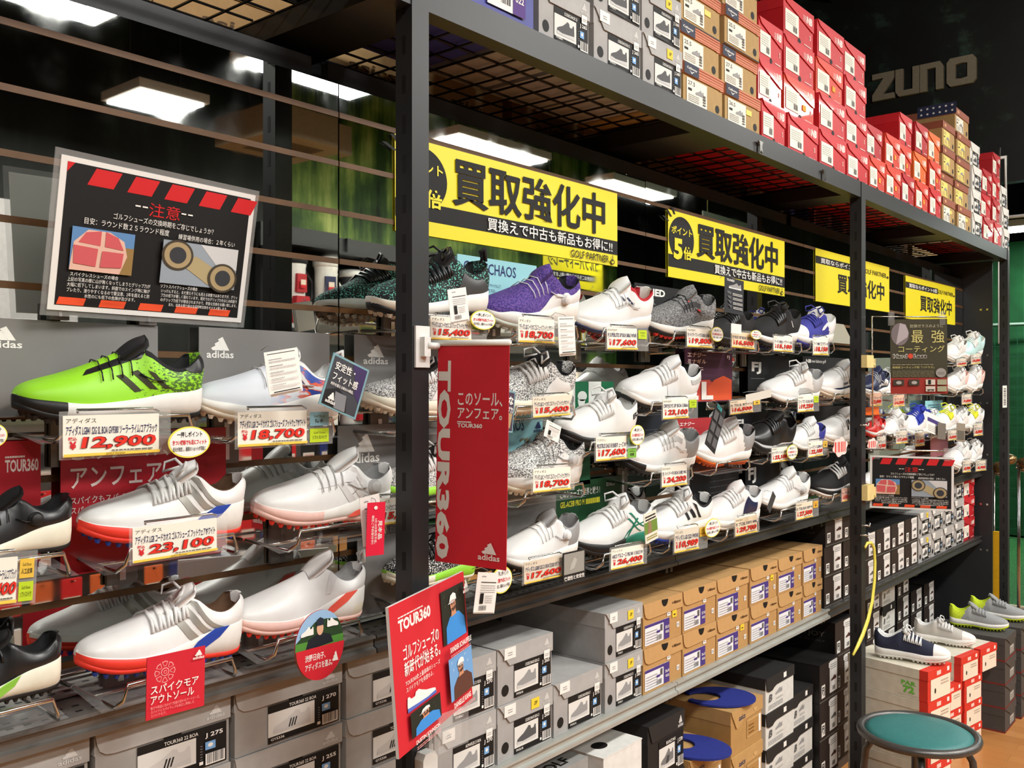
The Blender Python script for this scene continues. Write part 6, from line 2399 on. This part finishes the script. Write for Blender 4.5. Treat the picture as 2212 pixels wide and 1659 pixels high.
m, w, h = frame((.548, 1.256, 1.558), (.866, 1.291, 1.558), (.555, 1.222, 1.757))
t = thing('caution_poster', 'black and red caution poster in a clear sleeve on the mirror at the left', 'poster', mat=m)
g = G(w, h)
caution(g)
g.build('printed_sheet', t)
b = MB()
b.box(-.008, -.008, -.0028, w + .008, h + .008, -.0013, CLEAR)
b.build('sleeve', t)
for i, (x0, y0, x1, y1) in enumerate(((107, 653, 150, 692), (301, 668, 339, 703))):
    m, w, h = up_frame(x0, y0, x1, y1, 1.285)
    t = thing('wall_bracket', 'small grey steel bracket under the caution poster, %s one' % ('left', 'right')[i], 'bracket', group='brackets under the caution poster', mat=m)
    b = MB()
    b.box(0, 0, -.01, w, h, 0, GREYM)
    b.build('plate', t)
    b = MB()
    b.box(w * .42, h * .2, 0, w * .56, h * .8, .004, CHROME)
    b.build('lug', t)
m, w, h = frame((3.200, 1.105, 1.042), (3.300, .866, 1.040), (3.203, 1.103, 1.219))
t = thing('caution_poster', 'black and red caution poster hanging past the second post above the boxes', 'poster', mat=m)
g = G(w, h)
caution(g)
g.build('printed_sheet', t)
b = MB()
b.tube([(-.03, h + .02, -.004), (w * .9, h + .02, -.004)], .003, CHROME, 6)
b.tube([(-.03, h + .02, -.004), (-.03, h + .25, -.004)], .003, CHROME, 6)
b.build('hanger_wire', t)
for k in (.04, .88):
    b = MB()
    b.box(w * k, h - .012, -.006, w * k + .02, h + .03, .005, CLEAR)
    b.build('clip', t)

# ---- red hanging banner at the first post
m, w, h = frame((1.108, 1.096, 1.166), (1.130, .960, 1.164), (1.110, 1.094, 1.524))
t = thing('hanging_banner', 'red cloth banner with tall white lettering hung from the first post', 'banner', mat=m)
g = G(w, h)
RB = mt('banner_red', (206, 34, 48), .7, var=.05, scale=8)
g.sheet(RB, .0012)
g.text('TOUR360', .01, .015, .20, .93, flat(228, 224, 214), .05, rot=-90)
g.text('このソール、', .30, .725, .92, .785, W, .014)
g.text('アンフェア。', .30, .665, .92, .715, W, .014)
g.text('TOUR360', .30, .625, .65, .645, W, .03)
g.lines(.30, .648, .5, .655, 1, W, .8)
g.sport_logo(.62, .035, .92, .115, W)
g.build('cloth', t)
b = MB()
b.tube([(-.02, h + .004, 0), (w * 1.01, h + .004, 0)], .005, W, 8)
b.build('hanging_rod', t)
t = thing('banner_bracket', 'white plastic bracket on the first post holding the red banner', 'bracket', (1.0615, YP - .0005, 1.487))
b = MB()
b.box(.002, -.004, 0, .034, 0, .068, WHITEM)
b.build('plate', t)
b = MB()
b.box(.012, -.014, .018, .026, -.004, .05, WHITEM)
b.tube([(.02, -.012, .036), (.045, -.012, .036)], .0055, WHITEM, 8)
b.build('socket', t)

# ---- tilted red poster board
m, w, h = frame((.937, 1.0, .914), (1.206, 1.101, .913), (.931, 1.017, 1.133))
t = thing('poster_board', 'tilted red poster board with photos of golfers before the first post', 'poster', mat=m)
g = G(w, h)
RP2 = flat(204, 36, 48)
g.sheet(RP2, .005, flat(232, 230, 226))
g.text('TOUR360', .09, .80, .49, .885, W, .04)
g.lines(.09, .895, .4, .91, 1, W, .6)
g.text('ゴルフシューズの', .12, .60, .575, .70, W, .012)
g.text('新時代が始まる。', 0.12, .49, .575, .59, W, .012)
g.text('TOUR360史上最高峰のシューズ', .12, .43, .56, .465, W, .0)
g.text('スパイクモアを体感せよ。', .12, .385, .46, .42, W, .0)
g.shoe_pic(.12, .25, .48, .36, W, flat(90, 110, 190), True)
DK, SKY, SKIN, SHB = flat(36, 38, 30), flat(112, 160, 210), flat(196, 140, 108), flat(60, 140, 214)


def golfer(x0, y0, x1, y1, bg, shirt, lean):
    def q(a, c):
        return x0 + (x1 - x0) * a, y0 + (y1 - y0) * c
    g.poly([q(0, 0), q(1, 0), q(1, 1), q(0, 1)], bg)
    r = random.Random(int(x0 * 90))
    z = g.lay()
    for i in range(9):
        a, c = r.random() * .9, r.random() * .9
        g.poly([q(a, c), q(a + .06, c + .02), q(a + .04, c + .08)], flat(60, 66, 44) if bg is DK else flat(170, 196, 222), z)
    g.poly([q(.12, 0), q(.14, .30), q(.30, .46), q(.48, .52), q(.70, .50), q(.92, .34), q(.96, 0)], shirt)
    g.poly([q(.36, .46), q(.58, .48), q(.56, .60), q(.40, .60)], SKIN)
    g.poly([q(.36 + .115 * math.cos(i * .45) + .10, .68 + .135 * math.sin(i * .45)) for i in range(14)], SKIN)
    g.poly([q(.37, .62), q(.44, .55), q(.54, .58), q(.56, .66), q(.46, .62)], flat(84, 56, 44))
    g.poly([q(.30, .75), q(.36, .86), q(.48, .90), q(.58, .86), q(.60, .76), q(.44, .77)], W)
    g.poly([q(.22 if lean else .62, .72), q(.30, .75), q(.60, .76), q(.40, .71)], flat(190, 190, 190))
    for ex_ in (.40, .49):
        c = q(ex_, .70)
        g.ell(c[0], c[1], .006, .008, K, 8)
    g.poly([q(.42, .67), q(.44, .64), q(.46, .67)], flat(170, 116, 88))


golfer(.62, .53, .965, .93, DK, SHB, True)
golfer(.12, .075, .50, .245, DK, SHB, True)
golfer(.62, .115, .965, .43, SKY, flat(92, 56, 44), False)
g.text('XANDER SCHAUFFELE', .63, .475, .95, .515, W, .02)
g.text('DANIELLE KANG', .63, .065, .88, .105, W, .02)
g.text('DUSTIN JOHNSON', .12, .03, .42, .065, W, .02)
for (a, c) in ((.63, .44), (.63, .018), (.12, .005)):
    g.lines(a, c, a + .3, c + .025, 2, PINK, .4)
g.sport_logo(.86, .86, .96, .95, W)
g.build('printed_board', t)
t = thing('clip_holder', 'clear plastic clip holding the red poster board at its lower edge', 'clip', (1.085, 1.048, .875))
b = MB()
b.box(-.03, -.012, 0, .04, .004, .055, CLEAR)
b.build('jaw', t)
b = MB()
b.tube([(.0, 0, .02), (.0, .05, -.02)], .008, CLEAR, 8)
b.build('stem', t)
t = thing('sensor_cap', 'rounded white plastic cap on the first post under the poster board', 'sensor', (1.064, YP - .001, .80))
b = MB()
b.prism([(.002, 0), (.030, 0), (.033, .012), (.033, .05), (.027, .06), (.005, .06), (.0, .05), (.0, .012)], 'y', -.02, 0, WHITEM)
b.build('shell', t)

# ---- dark poster on a wire arm past the second post
m, w, h = frame((3.20, 1.036, 1.427), (3.298, .884, 1.428), (3.20, 1.038, 1.675))
t = thing('coating_poster', 'dark poster with large pale characters on a wire arm past the second post', 'poster', mat=m)
g = G(w, h)
OL = flat(62, 58, 40)
g.sheet(OL, .001)
g.rect(.0, .0, 1, .215, flat(150, 44, 34))
g.ell(.17, .80, .155, .15, flat(120, 110, 112), 26)
g.poly([(.17, .95), (.10, .66), (.30, .76), (.325, .82), (.27, .93)], flat(176, 166, 170))
CREAM = flat(206, 196, 120)
g.text('防弾ガラスのように', .35, .885, .93, .93, flat(190, 184, 150), 0)
g.text('最', .37, .68, .58, .85, CREAM, 0)
g.text('強', .72, .68, .95, .85, CREAM, 0)
g.text('コーティング', .14, .555, .95, .645, CREAM, 0)
z = g.lay()
g.text('Hard', .04, .475, .30, .535, flat(230, 228, 216), .09, z=z)
g.text('Lass', .40, .475, .64, .535, flat(230, 228, 216), .09, z=z)
g.text('Hard', .045, .48, .295, .53, flat(60, 50, 40), .03)
g.text('Lass', .405, .48, .635, .53, flat(60, 50, 40), .03)
g.ell(.35, .505, .045, .035, flat(206, 70, 44))
g.text('高硬度コーティング剤「ハドラス」', .03, .34, .76, .37, CREAM, .0)
g.lines(.03, .385, .76, .40, 1, flat(150, 140, 110), .6)
g.lines(.03, .23, .76, .32, 5, flat(130, 122, 92), .3)
g.ell(.88, .28, .09, .062, flat(150, 146, 140))
g.lines(.82, .26, .94, .30, 2, flat(110, 106, 100), .4)
for a in (.04, .31):
    g.rect(a, .11, a + .19, .19, flat(60, 52, 40))
    g.ell(a + .1, .15, .05, .022, flat(170, 166, 160))
for a in (.61, .81):
    for c in (.03, .12):
        g.rect(a, c, a + .165, c + .07, flat(206, 196, 180) if a < .7 else flat(160, 160, 130))
g.rect(.65, .125, .70, .185, K)
g.poly([(.63, .06), (.76, .06), (.74, .035), (.70, .05), (.65, .035)], flat(70, 60, 60))
g.build('printed_sheet', t)
b = MB()
b.tube([(-.055, -.11 + .0, -.012), (-.055, h + .012, -.012), (w, h + .006, -.004)], .0028, CHROME, 6)
b.build('wire_arm', t)
for k in (-.03, .86):
    b = MB()
    b.box(w * k, h - .02, -.006, w * k + .018, h + .025, .006, CLEAR)
    b.build('clip', t)
CRM = mt('cream_plastic', (226, 206, 140), .45)
for i, (x0, y0, x1, y1) in enumerate(((1861, 767, 1884, 795), (1862, 1048, 1885, 1075))):
    m, w, h = up_frame(x0, y0, x1, y1, YP - .002)
    t = thing('cream_bracket', 'cream plastic bracket on the second post, %s' % ('upper one beside the dark poster', 'lower one beside the caution poster')[i], 'bracket', group='cream brackets on the second post', mat=m)
    b = MB()
    b.box(0, 0, -.001, w * .62, h, .018, CRM)
    b.build('block', t)
    b = MB()
    b.box(w * .5, h * .05, -.001, w, h * .75, .012, CRM)
    b.lathe([(.001, .014), (.005, .014), (.005, .018), (.001, .018)], CRM, 12, w * .78, h * .22, 0)
    b.build('knob', t)

# ---- yellow shoehorn, hooks, spring clips
pts = [(1871, 1184), (1876, 1174), (1885, 1173), (1891, 1184), (1893, 1215), (1892, 1255), (1887, 1300), (1878, 1340), (1867, 1372), (1856, 1396), (1845, 1416)]
b = MB()
path = [P(a, c, 1.075) for a, c in pts]
wd = [.004, .005, .006, .0075, .0085, .009, .0095, .011, .011, .009, .003]
vs, fs = [], []
for i, p in enumerate(path):
    a = path[max(0, i - 1)]
    c = path[min(len(path) - 1, i + 1)]
    tn = (c - a).normalized()
    sd = tn.cross(Vector((0, 1, 0))).normalized()
    for k in range(5):
        s_ = k / 2 - 1
        vs.append(p + sd * s_ * wd[i] + Vector((0, .004 * s_ * s_, 0)))
    for k in range(5):
        s_ = 1 - k / 2
        vs.append(p + sd * s_ * wd[i] + Vector((0, .004 * s_ * s_ + .003, 0)))
for i in range(len(path) - 1):
    for k in range(10):
        fs.append((i * 10 + k, i * 10 + (k + 1) % 10, (i + 1) * 10 + (k + 1) % 10, (i + 1) * 10 + k))
fs += [tuple(range(9, -1, -1)), tuple((len(path) - 1) * 10 + k for k in range(10))]
b.add(vs, fs, mt('horn_yellow', (226, 214, 90), .35, var=.02), True)
tag(b.build('shoehorn'), 'long yellow plastic shoehorn hanging on the second post', 'shoehorn')
for i, (px, py, wds) in enumerate(((1873, 1135, 'upper hook above the yellow shoehorn'), (1870, 1156, 'lower hook above the yellow shoehorn'), (1870, 918, 'hook beside the red shoe'))):
    p = P(px, py, 1.085)
    b = MB()
    b.tube([p + Vector((-.012, .014, 0)), p, p + Vector((.012, -.004, -.004)), p + Vector((.014, -.004, .008))], .003, CHROME, 8)
    tag(b.build('wall_hook'), 'small chrome ' + wds, 'hook', 'hooks on the second post')
for i, (px, py, wds) in enumerate(((1640, 306, 'under the first red boxes'), (1778, 368, 'nearer the second post'))):
    p = P(px, py, YP - .001)
    b = MB()
    b.prism([(-.012, 0), (.012, 0), (.006, -.012), (.010, -.03), (0, -.024), (-.008, -.03), (-.006, -.012)], 'y', -.006, 0, CHROME)
    o = b.build('spring_clip')
    o.location = p
    tag(o, 'chrome spring clip on the top beam ' + wds, 'clip', 'spring clips on the top beam')
p = P(1558, 470, 1.31)
# barcode strip on the end post
m, w, h = up_frame(2166, 833, 2175, 880, YP - .001)
g = G(w, h)
g.sheet(W, .0006)
g.bars(.2, .1, .8, .9, 16, K, 4, False)
printed('barcode_label', g, m, 'white barcode label on the end post', 'label')
b = MB()
b.box(5.39, 1.187, -.069, 5.41, 1.221, .686, mt('board_yellow', (230, 176, 30), .5))
tag(b.build('yellow_board'), 'upright yellow board beyond the far end post', 'board')

# ------------------------------------------------------------------ stool, visors
t = thing('stool', 'round stool with teal padded seat and grey steel legs', 'stool', (2.83, .838, FL))
STL = mt('stool_steel', (92, 90, 88), .35, .6, var=.1)
zs = .525
b = MB()
b.lathe([(.001, zs + .012), (.08, zs + .011), (.13, zs + .006), (.146, zs - .002), (.146, zs - .016), (.001, zs - .016)], mt('teal_vinyl', (48, 112, 110), .5, var=.08, scale=120, bump=.1), 40)
b.build('seat', t)
b = MB()
b.tube([(.157 * math.cos(i * math.pi / 24), .157 * math.sin(i * math.pi / 24), zs - .006) for i in range(48)], .012, STL, 10, True)
b.build('seat_rim', t)
for k in range(4):
    a = math.radians(20 + 90 * k)
    b = MB()
    b.tube([(r_ * math.cos(a), r_ * math.sin(a), z_) for r_, z_ in ((.04, zs - .030), (.09, zs - .030), (.125, zs - .040), (.142, zs - .07), (.152, zs - .16), (.17, .12), (.18, .012))], .0105, STL, 10)
    b.build('leg', t)
    b = MB()
    b.lathe([(.001, 0), (.015, 0), (.015, .03), (.001, .03)], K, 12, .18 * math.cos(a), .18 * math.sin(a), 0)
    b.build('foot_cap', t)
b = MB()
b.tube([(.164 * math.cos(i * math.pi / 16), .164 * math.sin(i * math.pi / 16), .17) for i in range(32)], .006, STL, 8, True)
b.build('brace_ring', t)
for i, (x, y, z, rz, words) in enumerate(((2.50, 1.30, .5365, .3, 'blue foam visor lying on the upper brown boxes'), (2.29, 1.27, .4595, -.2, 'blue foam visor lying on the lower brown boxes'))):
    out = [(.105 * math.cos(a * math.pi / 16), .085 * math.sin(a * math.pi / 16)) for a in range(-14, 15)]
    inn = [(-.045 + .048 * math.cos(a * math.pi / 16), .040 * math.sin(a * math.pi / 16)) for a in range(-13, 14)]
    b = MB()
    b.prism(out + inn[::-1], 'z', 0, .006, mt('visor_blue', (34, 46, 130), .8, var=.08))
    o = b.build('visor')
    o.location = (x, y, z)
    o.rotation_euler = (0, 0, -1.2 + rz)
    tag(o, words, 'visor', 'blue visors')
# ------------------------------------------------------------------ the shop behind the camera, seen in the mirror
t = thing('bag_gondola', 'black display gondola with golf bags before the green woodland wall', 'display shelf', (5.5, -4.9, -.069))
b = MB()
b.box(0, -.45, 0, 5.6, -.40, 3.1, BLACKM)
b.build('back_board', t)
for z in (.12, 1.05, 2.03, 2.86):
    b = MB()
    b.box(0, -.40, z - .03, 5.6, .12, z, BLACKM)
    b.build('shelf_board', t)
for k in range(6):
    b = MB()
    b.box(k * 1.11, -.399, 0, k * 1.11 + .05, -.36, 3.1, BLACKM)
    b.build('upright', t)
BAGC = [((228, 226, 220), (176, 34, 44), (30, 30, 32)), ((34, 34, 36), (190, 40, 44), (228, 226, 220)), ((226, 224, 216), (40, 46, 80), (226, 224, 216)), ((190, 34, 40), (228, 226, 220), (30, 30, 32)), ((40, 40, 44), (226, 210, 60), (220, 220, 216))]
WORD = ['white and red', 'black and red', 'white and navy', 'red and white', 'black and yellow']
BAGS = {}


def bag_parts(k):
    a, c, d = (mt('bag_%d_%d_%d' % v, v, .6) for v in BAGC[k])
    out = []
    b = MB()
    b.lathe([(.001, 0), (.115, 0), (.12, .03), (.11, .3), (.115, .62), (.13, .70), (.125, .72), (.001, .70)], a, 18)
    out.append(('bag_body', b))
    b = MB()
    b.prism([(-.085, .06), (.085, .06), (.095, .2), (.075, .34), (-.075, .34), (-.095, .2)][::-1], 'y', .06, .155, c)
    b.prism([(-.06, .38), (.06, .38), (.055, .56), (-.055, .56)][::-1], 'y', .06, .135, c)
    out.append(('pocket', b))
    b = MB()
    b.lathe([(.12, .66), (.135, .67), (.138, .72), (.12, .74), (.10, .74), (.10, .68)], d, 18)
    out.append(('top_cuff', b))
    b = MB()
    b.tube([(.11, .04, .60), (.17, .06, .5), (.18, .06, .34), (.12, .05, .22)], .012, d, 8)
    out.append(('strap', b))
    b = MB()
    b.box(-.03, .156, .42, .03, .1565, .50, flat(226, 210, 190))
    b.box(-.03, .1565, .42, .03, .157, .45, RED)
    out.append(('price_ticket', b))
    return [(n, m.mesh(n)) for n, m in out]


bi = 0
for row, z in enumerate((1.962, .982)):
    for i in range(15):
        k = (i * 2 + row + i // 4) % 5
        if k not in BAGS:
            BAGS[k] = bag_parts(k)
        bt = thing('golf_bag', '%s golf bag on the %s shelf before the green wall, place %d' % (WORD[k], ('upper', 'lower')[row], i + 1), 'golf bag', (5.72 + i * .37, -5.02 + .04 * (i % 2), z), 'golf bags seen in the mirror')
        bt.rotation_euler = (0, 0, .35 * math.sin(i * 2.1))
        for n, me in BAGS[k]:
            link(n, me, bt)
t = thing('register_sign', 'yellow hanging register sign whose writing shows reversed in the mirror', 'sign', (0, 0, 0))
m, w, h = frame((8.6, -3.3, 2.42), (7.55, -3.3, 2.42), (8.6, -3.3, 2.86))
t.matrix_world = m
g = G(w, h)
g.sheet(YB, .01)
g.text('ゴルフパートナーレジ', .06, .60, .94, .88, flat(60, 60, 40), .04)
g.rect(.12, .33, .88, .50, K)
g.text('お会計はこちらからお願い致します', .15, .36, .85, .47, W, .01)
g.text('GOLF Partner', .38, .12, .62, .22, flat(90, 84, 40), .0)
g.build('sign_face', t)
for sx in (.1, .9):
    b = MB()
    b.tube([(w * sx, h, -.005), (w * sx, CEIL - 2.42, -.005)], .004, CHROME, 6)
    b.build('hanging_wire', t)
t = thing('price_board', 'yellow price board on the counter seen in the mirror', 'sign', mat=frame((8.75, -3.2, 1.95), (8.1, -3.2, 1.95), (8.75, -3.2, 2.3))[0])
g = G(.65, .35)
g.sheet(W, .008)
g.rect(.04, .06, .96, .94, YB)
g.lines(.15, .3, .8, .7, 2, flat(90, 84, 40), .5)
g.build('board_face', t)
b = MB()
b.tube([(.325, 0, -.02), (.325, -1.0, -.02)], .012, BLACKM, 8)
b.build('stand', t)
t = thing('counter', 'black shop counter seen in the mirror', 'counter', (7.4, -3.8, -.069))
b = MB()
b.box(0, 0, 0, 3.2, .55, .95, mt('counter_dark', (48, 46, 44), .5))
b.build('body', t)
b = MB()
b.box(-.03, -.03, .95, 3.23, .60, .99, mt('counter_top', (196, 186, 150), .4))
b.build('worktop', t)
# low accessory gondola with hanging packets
t = thing('accessory_gondola', 'low black gondola with small hanging packets seen in the mirror', 'display shelf', (.9, -2.3, -.069))
b = MB()
b.box(0, -.05, 0, 3.0, 0, 1.32, mt('pegboard', (78, 74, 70), .7))
b.build('pegboard', t)
b = MB()
b.box(0, -.3, 0, 3.0, .32, .12, BLACKM)
b.build('base', t)
for x in (0, 2.95):
    b = MB()
    b.box(x, -.06, 0, x + .05, .02, 1.36, BLACKM)
    b.build('upright', t)
PC = [((216, 46, 50), 'red'), ((226, 224, 220), 'white'), ((44, 58, 120), 'blue'), ((40, 40, 42), 'black'), ((222, 110, 60), 'orange')]
PK = {}
for r in range(5):
    for c in range(20):
        k = (r * 3 + c // 2 + (c * r) % 3) % 5
        if k not in PK:
            g = G(.1, .15)
            g.sheet(flat(*PC[k][0]), .012)
            g.rect(.08, .08, .92, .40, flat(226, 222, 214))
            g.lines(.14, .14, .8, .34, 3, flat(190, 60, 60), .4)
            g.rect(.42, .88, .58, .94, K)
            g2 = MB()
            g2.tube([(.05, .137, -.247), (.05, .137, .02), (.05, .145, .03)], .002, CHROME, 5)
            PK[k] = (g.mesh('packet'), g2.mesh('peg_hook'))
        m, w, h = frame((3.80 - c * .145, -2.05, .12 + r * .215), (3.70 - c * .145, -2.05, .12 + r * .215), (3.80 - c * .145, -2.05, .27 + r * .215))
        pt = thing('packet', '%s hanging packet on the low gondola, row %d from the floor, place %d' % (PC[k][1], r + 1, c + 1), 'packet', group='hanging packets seen in the mirror', mat=m)
        link('card', PK[k][0], pt)
        link('peg_hook', PK[k][1], pt)
t = thing('white_board', 'white notice board on a stand seen in the mirror at the left', 'board', (1.35, -2.75, -.069))
b = MB()
b.box(0, -.02, 1.62, 1.15, .02, 2.5, mt('board_white', (206, 204, 202), .5))
b.build('panel', t)
for x in (.1, 1.0):
    b = MB()
    b.tube([(x, 0, 0), (x, 0, 1.63)], .015, GREYM, 8)
    b.build('stand', t)
t = thing('pale_banner', 'pale hanging sheet near the ceiling seen in the mirror above the second banner', 'banner', (8.3, -1.9, 2.55))
b = MB()
b.box(0, 0, 0, 1.3, .01, .62, mt('pale_sheet', (190, 200, 186), .7))
b.build('sheet', t)
b = MB()
for x in (.1, 1.2):
    b.tube([(x, .005, .62), (x, .005, CEIL - 2.55)], .004, CHROME, 6)
b.build('hanging_wire', t)
